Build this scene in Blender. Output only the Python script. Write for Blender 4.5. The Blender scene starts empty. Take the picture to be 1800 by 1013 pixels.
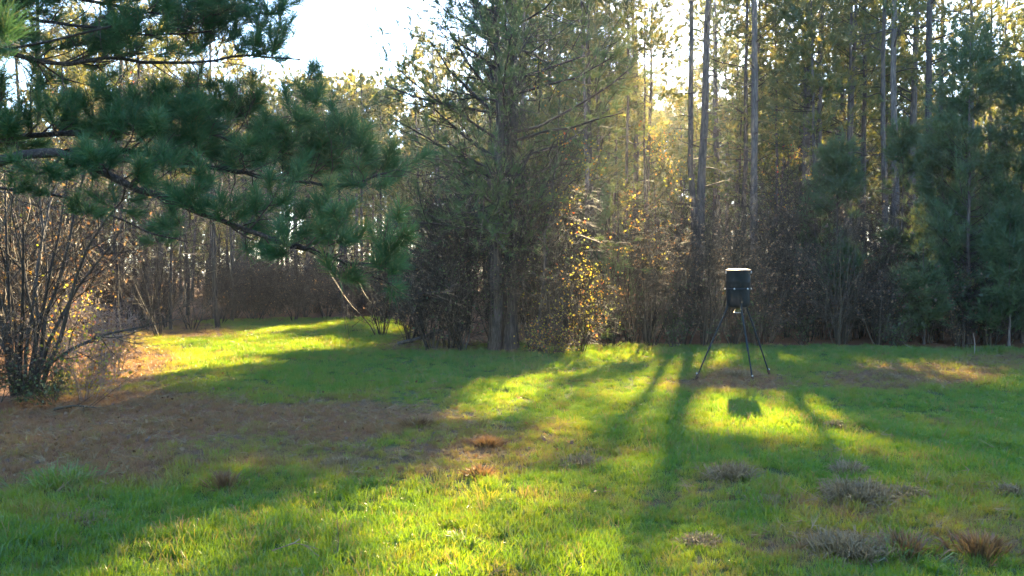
import bpy, math
import numpy as np
from mathutils import Vector

rng = np.random.default_rng(7)
S = bpy.context.scene
COL = S.collection
rad = math.radians

# ------------------------------------------------------------------ camera
F, HZ, CAMH = 1540.0, 480.0, 1.9
PITCH = math.atan((506.5 - HZ) / F)
cam_d = bpy.data.cameras.new('camera')
cam = bpy.data.objects.new('camera', cam_d)
COL.objects.link(cam)
cam.location = (0, 0, CAMH)
cam.rotation_euler = (rad(90) - PITCH, 0, 0)
cam_d.sensor_width = 36
cam_d.lens = 36 * F / 1800
cam_d.clip_start = 0.1
cam_d.clip_end = 3000
cam_d.dof.use_dof = True
cam_d.dof.focus_distance = 17
cam_d.dof.aperture_fstop = 5.0
S.camera = cam

# ------------------------------------------------------------------ sky, sun, exposure
SUN_AZ = math.atan(366 / F)            # right of +Y
SUN_EL = rad(21.2)
SUN = Vector((math.sin(SUN_AZ) * math.cos(SUN_EL), math.cos(SUN_AZ) * math.cos(SUN_EL), math.sin(SUN_EL)))
W = bpy.data.worlds.new('World')
S.world = W
W.use_nodes = True
nt = W.node_tree
bg = nt.nodes['Background']
sky = nt.nodes.new('ShaderNodeTexSky')
sky.sky_type = 'NISHITA'
sky.sun_disc = False
sky.sun_elevation = SUN_EL
sky.sun_rotation = SUN_AZ
sky.air_density = 1.0
sky.dust_density = 0.2
sky.ozone_density = 3.5
nt.links.new(sky.outputs[0], bg.inputs[0])
bg.inputs[1].default_value = 0.1
sl = bpy.data.lights.new('sun', 'SUN')
sl.energy = 4.6
sl.angle = rad(0.7)
sl.color = (1.0, 0.77, 0.43)
so = bpy.data.objects.new('sun', sl)
COL.objects.link(so)
so.location = (20, 60, 40)
so.rotation_euler = SUN.to_track_quat('Z', 'Y').to_euler()
S.view_settings.view_transform = 'Standard'
S.view_settings.look = 'None'
S.view_settings.gamma = 1
S.view_settings.use_curve_mapping = False
S.view_settings.exposure = 3.35
S.cycles.max_bounces = 6
S.cycles.diffuse_bounces = 3
S.cycles.transmission_bounces = 4
S.cycles.transparent_max_bounces = 4
S.cycles.use_denoising = True

# ------------------------------------------------------------------ helpers: pixels of the photograph to places
cp, sp_ = math.cos(PITCH), math.sin(PITCH)

def ray(px, py):
    u, v = (px - 900) / F, (506.5 - py) / F
    return np.array([u, cp + v * sp_, -sp_ + v * cp])

def at(px, py, Y):
    d = ray(px, py)
    return np.array([0, 0, CAMH]) + d * (Y / d[1])

def grd(px, py):
    d = ray(px, py)
    t = CAMH / -d[2]
    return np.array([d[0] * t, d[1] * t, 0.0])

def proj(x, y, z):
    dz = z - CAMH
    zc = y * cp - dz * sp_
    yc = y * sp_ + dz * cp
    zc = np.where(zc < 0.2, 0.2, zc)
    return 900 + F * x / zc, 506.5 - F * yc / zc

# smooth value noise
_T = np.random.default_rng(3).random((64, 64))

def vnoise(x, y):
    x = np.asarray(x, float); y = np.asarray(y, float)
    xi, yi = np.floor(x).astype(int), np.floor(y).astype(int)
    fx, fy = x - xi, y - yi
    fx = fx * fx * (3 - 2 * fx); fy = fy * fy * (3 - 2 * fy)
    a = _T[xi & 63, yi & 63]; b = _T[(xi + 1) & 63, yi & 63]
    c = _T[xi & 63, (yi + 1) & 63]; d = _T[(xi + 1) & 63, (yi + 1) & 63]
    return (a * (1 - fx) + b * fx) * (1 - fy) + (c * (1 - fx) + d * fx) * fy

def fnoise(x, y):
    return (vnoise(x, y) * .5 + vnoise(x * 2.1 + 7, y * 2.1 + 3) * .3 + vnoise(x * 4.3 + 17, y * 4.3 + 9) * .2)

def gz(x, y):
    return (fnoise(np.asarray(x) * .35 + 31, np.asarray(y) * .35 + 11) - .5) * .22 + (vnoise(np.asarray(x) * 1.9, np.asarray(y) * 1.9) - .5) * .05

def inpoly(px, py, poly):
    r = np.zeros(px.shape, bool)
    n = len(poly)
    for i in range(n):
        x1, y1 = poly[i]; x2, y2 = poly[(i + 1) % n]
        if y1 == y2:
            continue
        c = (y1 > py) != (y2 > py)
        r ^= c & (px < (x2 - x1) * (py - y1) / (y2 - y1) + x1)
    return r

# where the canopy has gaps: outlines, on the ground, of the sunlit patches of the clearing
LIT = [
    ([(330, 588), (420, 579), (600, 567), (690, 565), (740, 578), (690, 588), (600, 581), (540, 586), (430, 594), (340, 598)], .95),
    ([(150, 600), (250, 588), (340, 601), (540, 599), (690, 606), (690, 617), (600, 622), (510, 628), (330, 632), (270, 645), (150, 645)], .82),
    ([(260, 645), (330, 641), (500, 634), (560, 626), (500, 644), (350, 660), (280, 668)], 1),
    ([(140, 605), (280, 625), (290, 668), (230, 682), (150, 668)], .9),
    ([(-60, 600), (150, 600), (150, 670), (60, 668), (-60, 640)], .9),
    ([(668, 692), (722, 668), (724, 682), (690, 698)], .9),
    ([(745, 735), (800, 690), (850, 660), (960, 646), (965, 665), (940, 700), (890, 728), (800, 742)], 1),
    ([(935, 645), (1000, 626), (1060, 605), (1130, 605), (1170, 617), (1160, 634), (1060, 640), (960, 652)], 1),
    ([(1040, 682), (1110, 662), (1150, 642), (1178, 642), (1135, 692), (1060, 692)], .85),
    ([(1158, 690), (1180, 640), (1196, 620), (1200, 640), (1182, 690)], .9),
    ([(1205, 655), (1212, 620), (1300, 616), (1310, 640), (1230, 660)], 1),
    ([(1320, 622), (1440, 630), (1440, 650), (1330, 645)], .45),
    ([(1480, 626), (1560, 630), (1640, 638), (1800, 650), (1900, 655), (1900, 695), (1800, 690), (1700, 682), (1600, 664), (1500, 648)], .9),
    ([(1180, 715), (1275, 695), (1440, 698), (1470, 745), (1380, 775), (1200, 782), (1175, 750)], 1),
    ([(1180, 788), (1450, 762), (1800, 788), (1900, 800), (1900, 850), (1800, 832), (1600, 812), (1450, 802)], .42),
    ([(745, 770), (860, 765), (900, 790), (820, 802), (760, 797)], .9),
    ([(985, 612), (1066, 606), (1064, 640), (1000, 668), (940, 668)], 1),
    ([(640, 768), (730, 766), (735, 790), (650, 787)], .7),
    ([(330, 825), (450, 800), (640, 788), (640, 810), (480, 832), (350, 852)], .6),
    ([(60, 1030), (220, 945), (330, 900), (560, 872), (750, 866), (900, 848), (1000, 832), (1080, 850), (900, 905), (760, 935), (740, 960), (900, 965), (960, 1100), (300, 1100)], .62),
]
KS = 1 / math.tan(SUN_EL)
SDX, SDY = math.sin(SUN_AZ), math.cos(SUN_AZ)

def keep(p, jit=1.0):
    """False for the foliage that would stand in the light of a sunlit patch."""
    gx = p[:, 0] - p[:, 2] * KS * SDX
    gy = p[:, 1] - p[:, 2] * KS * SDY
    gx = gx + rng.normal(0, .10 * jit, len(p)); gy = gy + rng.normal(0, .22 * jit, len(p))
    ok = gy > 2.0
    px, py = proj(gx, np.maximum(gy, 1.0), np.zeros(len(p)))
    n = fnoise(gx * 1.3 + 5, gy * .8 + 40)
    n = np.clip((n - .22) / .56, 0, 1)
    cut = np.zeros(len(p), bool)
    for poly, s in LIT:
        cut |= inpoly(px, py, poly) & (n < s)
    return ~(cut & ok)

# ------------------------------------------------------------------ mesh building
class Geo:
    def __init__(self):
        self.v, self.q, self.t, self.a, self.n = [], [], [], [], 0

    def add(self, v, q=None, t=None, a=None):
        v = np.asarray(v, np.float32).reshape(-1, 3)
        if not len(v):
            return self
        if q is not None and len(q):
            self.q.append(np.asarray(q, np.int64) + self.n)
        if t is not None and len(t):
            self.t.append(np.asarray(t, np.int64) + self.n)
        if a is None:
            a = np.full(len(v), .5)
        self.a.append(np.asarray(a, np.float32))
        self.v.append(v); self.n += len(v)
        return self

    def mesh(self, name, mat, smooth=True):
        me = bpy.data.meshes.new(name)
        v = np.concatenate(self.v) if self.v else np.zeros((0, 3), np.float32)
        q = np.concatenate(self.q) if self.q else np.zeros((0, 4), np.int64)
        t = np.concatenate(self.t) if self.t else np.zeros((0, 3), np.int64)
        me.vertices.add(len(v)); me.vertices.foreach_set('co', v.ravel())
        me.loops.add(q.size + t.size)
        me.loops.foreach_set('vertex_index', np.concatenate([q.ravel(), t.ravel()]).astype(np.int32))
        me.polygons.add(len(q) + len(t))
        ls = np.concatenate([np.arange(len(q)) * 4, q.size + np.arange(len(t)) * 3]).astype(np.int32)
        me.polygons.foreach_set('loop_start', ls)
        if len(v):
            me.attributes.new('var', 'FLOAT', 'POINT').data.foreach_set('value', np.concatenate(self.a))
        me.update(calc_edges=True)
        if smooth:
            me.polygons.foreach_set('use_smooth', np.ones(len(me.polygons), bool))
        me.materials.append(mat)
        return me

    def obj(self, name, mat, parent=None, loc=None, smooth=True, kind=None):
        o = bpy.data.objects.new(name, self.mesh(name, mat, smooth))
        COL.objects.link(o)
        if parent is not None:
            o.parent = parent
        if loc is not None:
            o.location = loc
        if kind:
            o['kind'] = kind
        return o

def tag(o, label, cat, group=None):
    o['label'] = label; o['category'] = cat
    if group:
        o['group'] = group
    return o

def thing(name, label, cat, loc, group=None):
    o = bpy.data.objects.new(name, None)
    COL.objects.link(o)
    o.location = loc
    o.empty_display_size = .2
    return tag(o, label, cat, group)

def unit(a):
    return a / np.maximum(np.linalg.norm(a, axis=-1, keepdims=True), 1e-9)

def tubes(P, R, s, a=None):
    """m tubes of n points with s sides."""
    P = np.asarray(P, float)
    if P.ndim == 2:
        P, R = P[None], np.asarray(R)[None]
    m, n, _ = P.shape
    T = np.empty_like(P)
    T[:, 1:-1] = P[:, 2:] - P[:, :-2]; T[:, 0] = P[:, 1] - P[:, 0]; T[:, -1] = P[:, -1] - P[:, -2]
    T = unit(T)
    ref = np.where(np.abs(T[:, :1, 2:3]) > .8, np.array([[[1., .13, 0]]]), np.array([[[.1, .05, 1.]]]))
    U = unit(np.cross(T, np.broadcast_to(ref, T.shape)))
    V = np.cross(T, U)
    an = np.arange(s) * 2 * np.pi / s
    ring = U[:, :, None] * np.cos(an)[None, None, :, None] + V[:, :, None] * np.sin(an)[None, None, :, None]
    v = P[:, :, None] + ring * np.asarray(R)[:, :, None, None]
    idx = np.arange(m * n * s).reshape(m, n, s)
    a0, b0 = idx[:, :-1], idx[:, 1:]
    q = np.stack([a0, np.roll(a0, -1, 2), np.roll(b0, -1, 2), b0], -1).reshape(-1, 4)
    if a is None:
        a = rng.random(m)
    return v.reshape(-1, 3), q, None, np.repeat(a, n * s)

def path_len(P):
    return np.linalg.norm(np.diff(P, axis=1), axis=-1).sum(1)

def branch(P, R, k, t0, t1, L, ang, n, up=0., wob=.12, rr=.55, rmax=1., tip=.25, Lt=None):
    """k side branches on each of m paths."""
    m, pn, _ = P.shape
    t = t0 + (t1 - t0) * ((np.arange(k)[None] + rng.random((m, k))) / k)
    f = t * (pn - 1); i = np.clip(f.astype(int), 0, pn - 2); f = f - i
    mi = np.arange(m)[:, None]
    p0 = P[mi, i] * (1 - f[..., None]) + P[mi, i + 1] * f[..., None]
    tg = unit(P[mi, i + 1] - P[mi, i])
    r0 = np.minimum((R[mi, i] * (1 - f) + R[mi, i + 1] * f) * rr, rmax)
    a = np.radians(rng.uniform(ang[0], ang[1], (m, k)))[..., None]
    pr = unit(np.cross(tg, rng.normal(size=tg.shape)))
    d = unit(np.cos(a) * tg + np.sin(a) * pr)
    ln = rng.uniform(L[0], L[1], (m, k))
    if Lt is not None:
        ln = ln * Lt(t)
    out = [p0]
    st = (ln / (n - 1))[..., None]
    for _ in range(n - 1):
        out.append(out[-1] + d * st)
        d = unit(d + rng.normal(0, wob, d.shape) + np.array([0, 0, up]))
    Q = np.stack(out, 2).reshape(m * k, n, 3)
    w = np.linspace(1, tip, n)
    return Q, r0.reshape(-1, 1) * w[None], t.reshape(-1)

def tufts(c, ax, nn, L, w, spread, segs=1, shoot=.1, droop=0.):
    """needle tufts: at each point c, nn needles fanning round axis ax."""
    T = len(c)
    if T == 0:
        return np.zeros((0, 3)), None, None, None
    ax = unit(ax)
    d = unit(ax[:, None] * 1.0 + unit(rng.normal(size=(T, nn, 3))) * spread)
    b = c[:, None] + ax[:, None] * (rng.random((T, nn, 1)) - .6) * shoot
    ln = L * rng.uniform(.7, 1.1, (T, nn, 1))
    s = unit(np.cross(d, rng.normal(size=d.shape))) * (w * .5)
    va = np.repeat(np.clip(rng.random(T)[:, None] * .7 + rng.random((T, nn)) * .3, 0, 1).reshape(-1), 3 if segs == 1 else 5)
    if segs == 1:
        v = np.stack([b - s, b + s, b + d * ln + np.array([0, 0, -droop]) * ln], 2).reshape(-1, 3)
        return v, None, np.arange(T * nn * 3).reshape(-1, 3), va
    mid = b + d * ln * .55
    end = b + d * ln + np.array([0, 0, -droop]) * ln + rng.normal(0, .04, d.shape) * ln
    v = np.stack([b - s, b + s, mid + s * .9, mid - s * .9, end], 2).reshape(-1, 3)
    k = np.arange(T * nn)[:, None] * 5
    return v, k + np.array([[0, 1, 2, 3]]), k + np.array([[3, 2, 4]]), va

def leaves(c, size, flat=0., a=None):
    """small folded leaves of two quads each."""
    T = len(c)
    if T == 0:
        return np.zeros((0, 3)), None, None, None
    n = unit(rng.normal(size=(T, 3)) + np.array([0, 0, flat]))
    u = unit(np.cross(n, rng.normal(size=(T, 3)))); v = np.cross(n, u)
    sz = size * rng.uniform(.6, 1.2, (T, 1))
    l, w = u * sz, v * sz * .36
    f = n * sz * .14
    pts = np.stack([c, c + l * .45 + w + f, c + l, c + l * .45 - w + f, c + l * .45], 1).reshape(-1, 3)
    k = np.arange(T)[:, None] * 5
    t = np.concatenate([k + [[0, 4, 1]], k + [[4, 2, 1]], k + [[0, 3, 4]], k + [[3, 2, 4]]])
    if a is None:
        a = rng.random(T)
    return pts, None, t, np.repeat(a, 5)

# ------------------------------------------------------------------ materials
def newmat(name):
    m = bpy.data.materials.new(name); m.use_nodes = True
    nt = m.node_tree
    for n in list(nt.nodes):
        nt.nodes.remove(n)
    out = nt.nodes.new('ShaderNodeOutputMaterial')
    return m, nt, out

def ramp(nt, fac, stops):
    r = nt.nodes.new('ShaderNodeValToRGB')
    e = r.color_ramp.elements
    while len(e) < len(stops):
        e.new(.5)
    for el, (p, c) in zip(e, stops):
        el.position = p; el.color = (*c, 1)
    nt.links.new(fac, r.inputs[0])
    return r.outputs[0]

def leafmat(name, stops, tstops, tfac=.5, gloss=.06, rough=.45, attr='var', inst=False):
    """thin leaves and needles: diffuse + light passing through + a weak sheen."""
    m, nt, out = newmat(name)
    a = nt.nodes.new('ShaderNodeAttribute'); a.attribute_name = attr
    if inst:
        a.attribute_type = 'INSTANCER'
    d = nt.nodes.new('ShaderNodeBsdfDiffuse'); t = nt.nodes.new('ShaderNodeBsdfTranslucent')
    g = nt.nodes.new('ShaderNodeBsdfGlossy'); g.inputs['Roughness'].default_value = rough
    g.inputs['Color'].default_value = (.8, .8, .8, 1)
    nt.links.new(ramp(nt, a.outputs['Fac'], stops), d.inputs[0])
    nt.links.new(ramp(nt, a.outputs['Fac'], tstops), t.inputs[0])
    m1 = nt.nodes.new('ShaderNodeMixShader'); m1.inputs[0].default_value = tfac
    m2 = nt.nodes.new('ShaderNodeMixShader'); m2.inputs[0].default_value = gloss
    nt.links.new(d.outputs[0], m1.inputs[1]); nt.links.new(t.outputs[0], m1.inputs[2])
    nt.links.new(m1.outputs[0], m2.inputs[1]); nt.links.new(g.outputs[0], m2.inputs[2])
    nt.links.new(m2.outputs[0], out.inputs[0])
    return m

def barkmat(name, stops, scale=(9, 9, 1.6), bump=.6):
    m, nt, out = newmat(name)
    tc = nt.nodes.new('ShaderNodeTexCoord'); mp = nt.nodes.new('ShaderNodeMapping')
    mp.inputs['Scale'].default_value = scale
    nt.links.new(tc.outputs['Object'], mp.inputs[0])
    vo = nt.nodes.new('ShaderNodeTexVoronoi'); vo.inputs['Scale'].default_value = 2.2
    vo.feature = 'DISTANCE_TO_EDGE'
    no = nt.nodes.new('ShaderNodeTexNoise'); no.inputs['Scale'].default_value = 1.4; no.inputs['Detail'].default_value = 6
    nt.links.new(mp.outputs[0], vo.inputs['Vector']); nt.links.new(mp.outputs[0], no.inputs['Vector'])
    mx = nt.nodes.new('ShaderNodeMath'); mx.operation = 'MULTIPLY_ADD'
    nt.links.new(vo.outputs['Distance'], mx.inputs[0]); mx.inputs[1].default_value = .8
    nt.links.new(no.outputs['Fac'], mx.inputs[2])
    p = nt.nodes.new('ShaderNodeBsdfPrincipled')
    p.inputs['Roughness'].default_value = .85
    p.inputs['Specular IOR Level'].default_value = .25
    oi = nt.nodes.new('ShaderNodeObjectInfo'); mr = nt.nodes.new('ShaderNodeMapRange')
    mr.inputs['To Min'].default_value = .45; mr.inputs['To Max'].default_value = .95
    nt.links.new(oi.outputs['Random'], mr.inputs[0])
    hs = nt.nodes.new('ShaderNodeHueSaturation'); nt.links.new(mr.outputs[0], hs.inputs['Value'])
    nt.links.new(ramp(nt, mx.outputs[0], stops), hs.inputs['Color']); nt.links.new(hs.outputs[0], p.inputs['Base Color'])
    b = nt.nodes.new('ShaderNodeBump'); b.inputs['Strength'].default_value = bump; b.inputs['Distance'].default_value = .03
    nt.links.new(mx.outputs[0], b.inputs['Height']); nt.links.new(b.outputs[0], p.inputs['Normal'])
    nt.links.new(p.outputs[0], out.inputs[0])
    return m

def twigmat(name, stops, rough=.6):
    m, nt, out = newmat(name)
    a = nt.nodes.new('ShaderNodeAttribute'); a.attribute_name = 'var'
    p = nt.nodes.new('ShaderNodeBsdfPrincipled'); p.inputs['Roughness'].default_value = rough
    p.inputs['Specular IOR Level'].default_value = .15
    nt.links.new(ramp(nt, a.outputs['Fac'], stops), p.inputs['Base Color'])
    nt.links.new(p.outputs[0], out.inputs[0])
    return m

M_NEEDLE = leafmat('pine needles', [(0, (.022, .065, .035)), (.6, (.04, .09, .035)), (.9, (.07, .10, .03)), (1, (.14, .09, .04))],
                   [(0, (.14, .20, .05)), (.6, (.33, .30, .05)), (.9, (.50, .38, .08)), (1, (.42, .25, .08))], .47, .05)
M_NEAR = leafmat('near pine needles', [(0, (.020, .092, .040)), (.7, (.042, .128, .038)), (.93, (.075, .14, .036)), (1, (.16, .09, .04))],
                 [(0, (.05, .14, .05)), (.7, (.10, .19, .05)), (1, (.25, .18, .06))], .35, .035, .45)
M_MID = leafmat('soft pine needles', [(0, (.025, .075, .035)), (.7, (.04, .10, .04)), (1, (.08, .10, .035))],
                  [(0, (.12, .19, .05)), (.7, (.20, .23, .05)), (1, (.32, .25, .07))], .42, .04)
M_YOUNG = leafmat('young pine needles', [(0, (.028, .085, .040)), (.7, (.048, .112, .042)), (1, (.07, .10, .04))],
                  [(0, (.14, .21, .06)), (.7, (.24, .25, .05)), (1, (.25, .22, .08))], .35, .05)
M_BARK = barkmat('pine bark', [(.25, (.05, .042, .038)), (.55, (.13, .105, .09)), (.85, (.21, .17, .14))])
M_DBARK = barkmat('dark bark', [(.25, (.03, .026, .022)), (.55, (.075, .062, .048)), (.85, (.12, .10, .08))])
M_TBARK = barkmat('vine covered dark bark', [(.25, (.022, .019, .016)), (.55, (.065, .052, .042)), (.85, (.125, .105, .085))], (14, 14, 1.2), 1.0)
M_LIMB = barkmat('limb bark', [(.25, (.028, .022, .02)), (.55, (.06, .048, .042)), (.9, (.12, .10, .085))], (14, 14, 14), .8)
M_TWIG = twigmat('grey brown twigs', [(0, (.028, .022, .014)), (.6, (.060, .047, .030)), (1, (.125, .10, .068))])
M_SHADETWIG = twigmat('shade darkened thicket twigs', [(0, (.022, .016, .013)), (.6, (.042, .031, .025)), (1, (.09, .07, .055))])  # darker copy of the twig colour, the thicket's shade painted in
M_PTWIG = twigmat('pinkish bare twigs', [(0, (.16, .11, .085)), (.6, (.26, .19, .15)), (1, (.34, .27, .22))])
M_DTWIG = twigmat('pine twigs', [(0, (.04, .03, .025)), (1, (.09, .07, .055))])
M_DEADLEAF = leafmat('dead leaves', [(0, (.06, .035, .02)), (.6, (.13, .075, .035)), (1, (.2, .13, .06))],
                     [(0, (.12, .06, .02)), (.6, (.28, .14, .04)), (1, (.4, .26, .08))], .45, .06)
M_AUTUMN = leafmat('autumn leaves', [(0, (.16, .15, .02)), (.55, (.24, .18, .02)), (.86, (.3, .15, .02)), (1, (.32, .06, .02))],
                   [(0, (.34, .42, .03)), (.55, (.58, .46, .03)), (.86, (.7, .34, .03)), (1, (.6, .10, .02))], .5, .05)
M_GREENLEAF = leafmat('evergreen leaves', [(0, (.02, .05, .02)), (.8, (.045, .08, .03)), (1, (.09, .10, .03))],
                      [(0, (.06, .12, .03)), (1, (.25, .26, .05))], .35, .04, .45)
GS = [(0, (.009, .095, .024)), (.35, (.016, .115, .026)), (.55, (.09, .12, .03)), (.75, (.15, .105, .05)), (1, (.25, .112, .045))]
GT = [(0, (.21, .37, .006)), (.35, (.35, .43, .006)), (.55, (.44, .36, .03)), (.75, (.36, .23, .07)), (1, (.32, .18, .07))]
M_GRASS = leafmat('grass blades', GS, GT, .5, .05, .33, 'dry', True)
M_TUSS = leafmat('dry grass blades', [(0, (.10, .072, .026)), (.6, (.21, .152, .062)), (1, (.30, .225, .10))],
                 [(0, (.2, .14, .07)), (1, (.4, .3, .18))], .35, .05)
M_TALL = leafmat('long green blades', [(0, (.03, .10, .02)), (.7, (.07, .14, .03)), (1, (.2, .16, .06))],
                 [(0, (.14, .28, .02)), (.7, (.28, .36, .03)), (1, (.4, .3, .08))], .5, .07)

# ------------------------------------------------------------------ how dry the turf is (world places)
DRY = []
def dryness(x, y):
    px, py = proj(x, y, np.zeros_like(x))
    n = fnoise(x * .55 + 3, y * .55 + 8)
    n2 = fnoise(x * 1.7 + 13, y * 1.7 + 2)
    n3 = fnoise(x * 4.1 + 23, y * 4.1 + 7)
    d = .10 + .62 * np.clip((n2 - .44) * 2.4, 0, 1) * np.clip((n3 - .35) * 3, 0, 1) + .25 * np.clip((n - .5) * 2.5, 0, 1)
    for (cx, cy, rx, ry, s) in DRYB:
        e = np.exp(-(((px - cx) / rx) ** 2 + ((py - cy) / ry) ** 2) * 1.0)
        d = np.maximum(d, s * np.clip(e * 1.5 + (n - .5) * .9 * (e > .08) + (n2 - .5) * .6 * (e > .08), 0, 1))
    return np.clip(d, 0, 1)
DRYB = [(230, 745, 340, 66, 1.0), (590, 735, 240, 44, .95), (120, 810, 280, 62, .95), (480, 800, 300, 34, .75), (800, 785, 120, 28, .8), (700, 815, 260, 34, .66),
        (190, 640, 125, 50, 1.0), (300, 580, 130, 16, .9), (1290, 672, 120, 22, .92), (1600, 665, 200, 26, .8), (1750, 640, 150, 18, .75),
        (1510, 900, 110, 34, .75), (1440, 975, 190, 36, .72), (1740, 950, 150, 60, .62), (1300, 850, 110, 24, .5), (1700, 870, 120, 30, .5), (930, 780, 120, 40, .6), (1050, 800, 90, 20, .55),
        (760, 605, 90, 18, .8), (60, 900, 130, 30, .5), (640, 585, 130, 8, .3)]

# ------------------------------------------------------------------ ground sheet
def grid_axis(lo, hi, mid0, mid1, fine, ratio=1.18):
    a = list(np.arange(mid0, mid1 + 1e-6, fine))
    s = fine
    while a[-1] < hi:
        s *= ratio; a.append(a[-1] + s)
    s = fine
    while a[0] > lo:
        s *= ratio; a.insert(0, a[0] - s)
    return np.array(a)
gx, gy = grid_axis(-700, 700, -16, 16, .3), grid_axis(-300, 1500, 2, 40, .3)
GX, GY = np.meshgrid(gx, gy)
gv = np.stack([GX, GY, gz(GX, GY)], -1).reshape(-1, 3)
gi = np.arange(gv.shape[0]).reshape(GX.shape)
gq = np.stack([gi[:-1, :-1], gi[:-1, 1:], gi[1:, 1:], gi[1:, :-1]], -1).reshape(-1, 4)
def in_clearing(x, y):
    px, py = proj(x, y, np.zeros_like(x))
    edge = np.interp(px, [-600, 0, 60, 140, 200, 380, 690, 740, 1060, 1100, 1800, 2400], [760, 720, 690, 640, 580, 564, 556, 600, 612, 604, 615, 625])
    return (py > edge) | (y < 6)
soil_dry = np.where(in_clearing(GX.ravel(), np.maximum(GY.ravel(), .5)), dryness(GX.ravel(), np.maximum(GY.ravel(), .5)), 1.0)
m, nt, out = newmat('turf and soil')
a = nt.nodes.new('ShaderNodeAttribute'); a.attribute_name = 'var'
p = nt.nodes.new('ShaderNodeBsdfPrincipled'); p.inputs['Roughness'].default_value = .95; p.inputs['Specular IOR Level'].default_value = .1
no = nt.nodes.new('ShaderNodeTexNoise'); no.inputs['Scale'].default_value = 9; no.inputs['Detail'].default_value = 8
tc = nt.nodes.new('ShaderNodeTexCoord'); nt.links.new(tc.outputs['Object'], no.inputs['Vector'])
mu = nt.nodes.new('ShaderNodeMath'); mu.operation = 'MULTIPLY_ADD'
nt.links.new(no.outputs['Fac'], mu.inputs[0]); mu.inputs[1].default_value = .5; nt.links.new(a.outputs['Fac'], mu.inputs[2])
su = nt.nodes.new('ShaderNodeMath'); su.operation = 'SUBTRACT'; nt.links.new(mu.outputs[0], su.inputs[0]); su.inputs[1].default_value = .25
nt.links.new(ramp(nt, su.outputs[0], [(0, (.03, .06, .015)), (.4, (.06, .075, .025)), (.7, (.095, .062, .034)), (1, (.15, .072, .034))]), p.inputs['Base Color'])
bp = nt.nodes.new('ShaderNodeBump'); bp.inputs['Strength'].default_value = .7; bp.inputs['Distance'].default_value = .04
nt.links.new(no.outputs['Fac'], bp.inputs['Height']); nt.links.new(bp.outputs[0], p.inputs['Normal'])
nt.links.new(p.outputs[0], out.inputs[0])
M_SOIL = m
Geo().add(gv, gq, None, soil_dry).obj('ground', M_SOIL, kind='structure')

def base(x, y):
    return (float(x), float(y), float(gz(x, y)) - .02)

# ------------------------------------------------------------------ trees
# how much needle area stands between the sun and each half metre of the turf
SX0, SX1, SY0, SY1, SC = -12, 14, 3.5, 22, .5
SH = np.zeros((int((SX1 - SX0) / SC), int((SY1 - SY0) / SC)))
def shade_cells(p):
    i = np.floor((p[:, 0] - p[:, 2] * KS * SDX - SX0) / SC).astype(int)
    j = np.floor((p[:, 1] - p[:, 2] * KS * SDY - SY0) / SC).astype(int)
    ok = (i >= 0) & (j >= 0) & (i < SH.shape[0]) & (j < SH.shape[1])
    return i[ok], j[ok]
def note_shade(p, area):
    np.add.at(SH, shade_cells(p), area * .5 / (SC * SC * math.sin(SUN_EL)))
CX, CY = np.meshgrid(np.arange(SH.shape[0]) * SC + SX0 + SC / 2, np.arange(SH.shape[1]) * SC + SY0 + SC / 2, indexing='ij')
_px, _py = proj(CX, CY, np.zeros_like(CX))
LITC = np.zeros(SH.shape, bool)
for _p, _s in LIT:
    LITC |= inpoly(_px, _py, _p)
SEEN = (_px > -60) & (_px < 1860) & ~LITC

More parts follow.
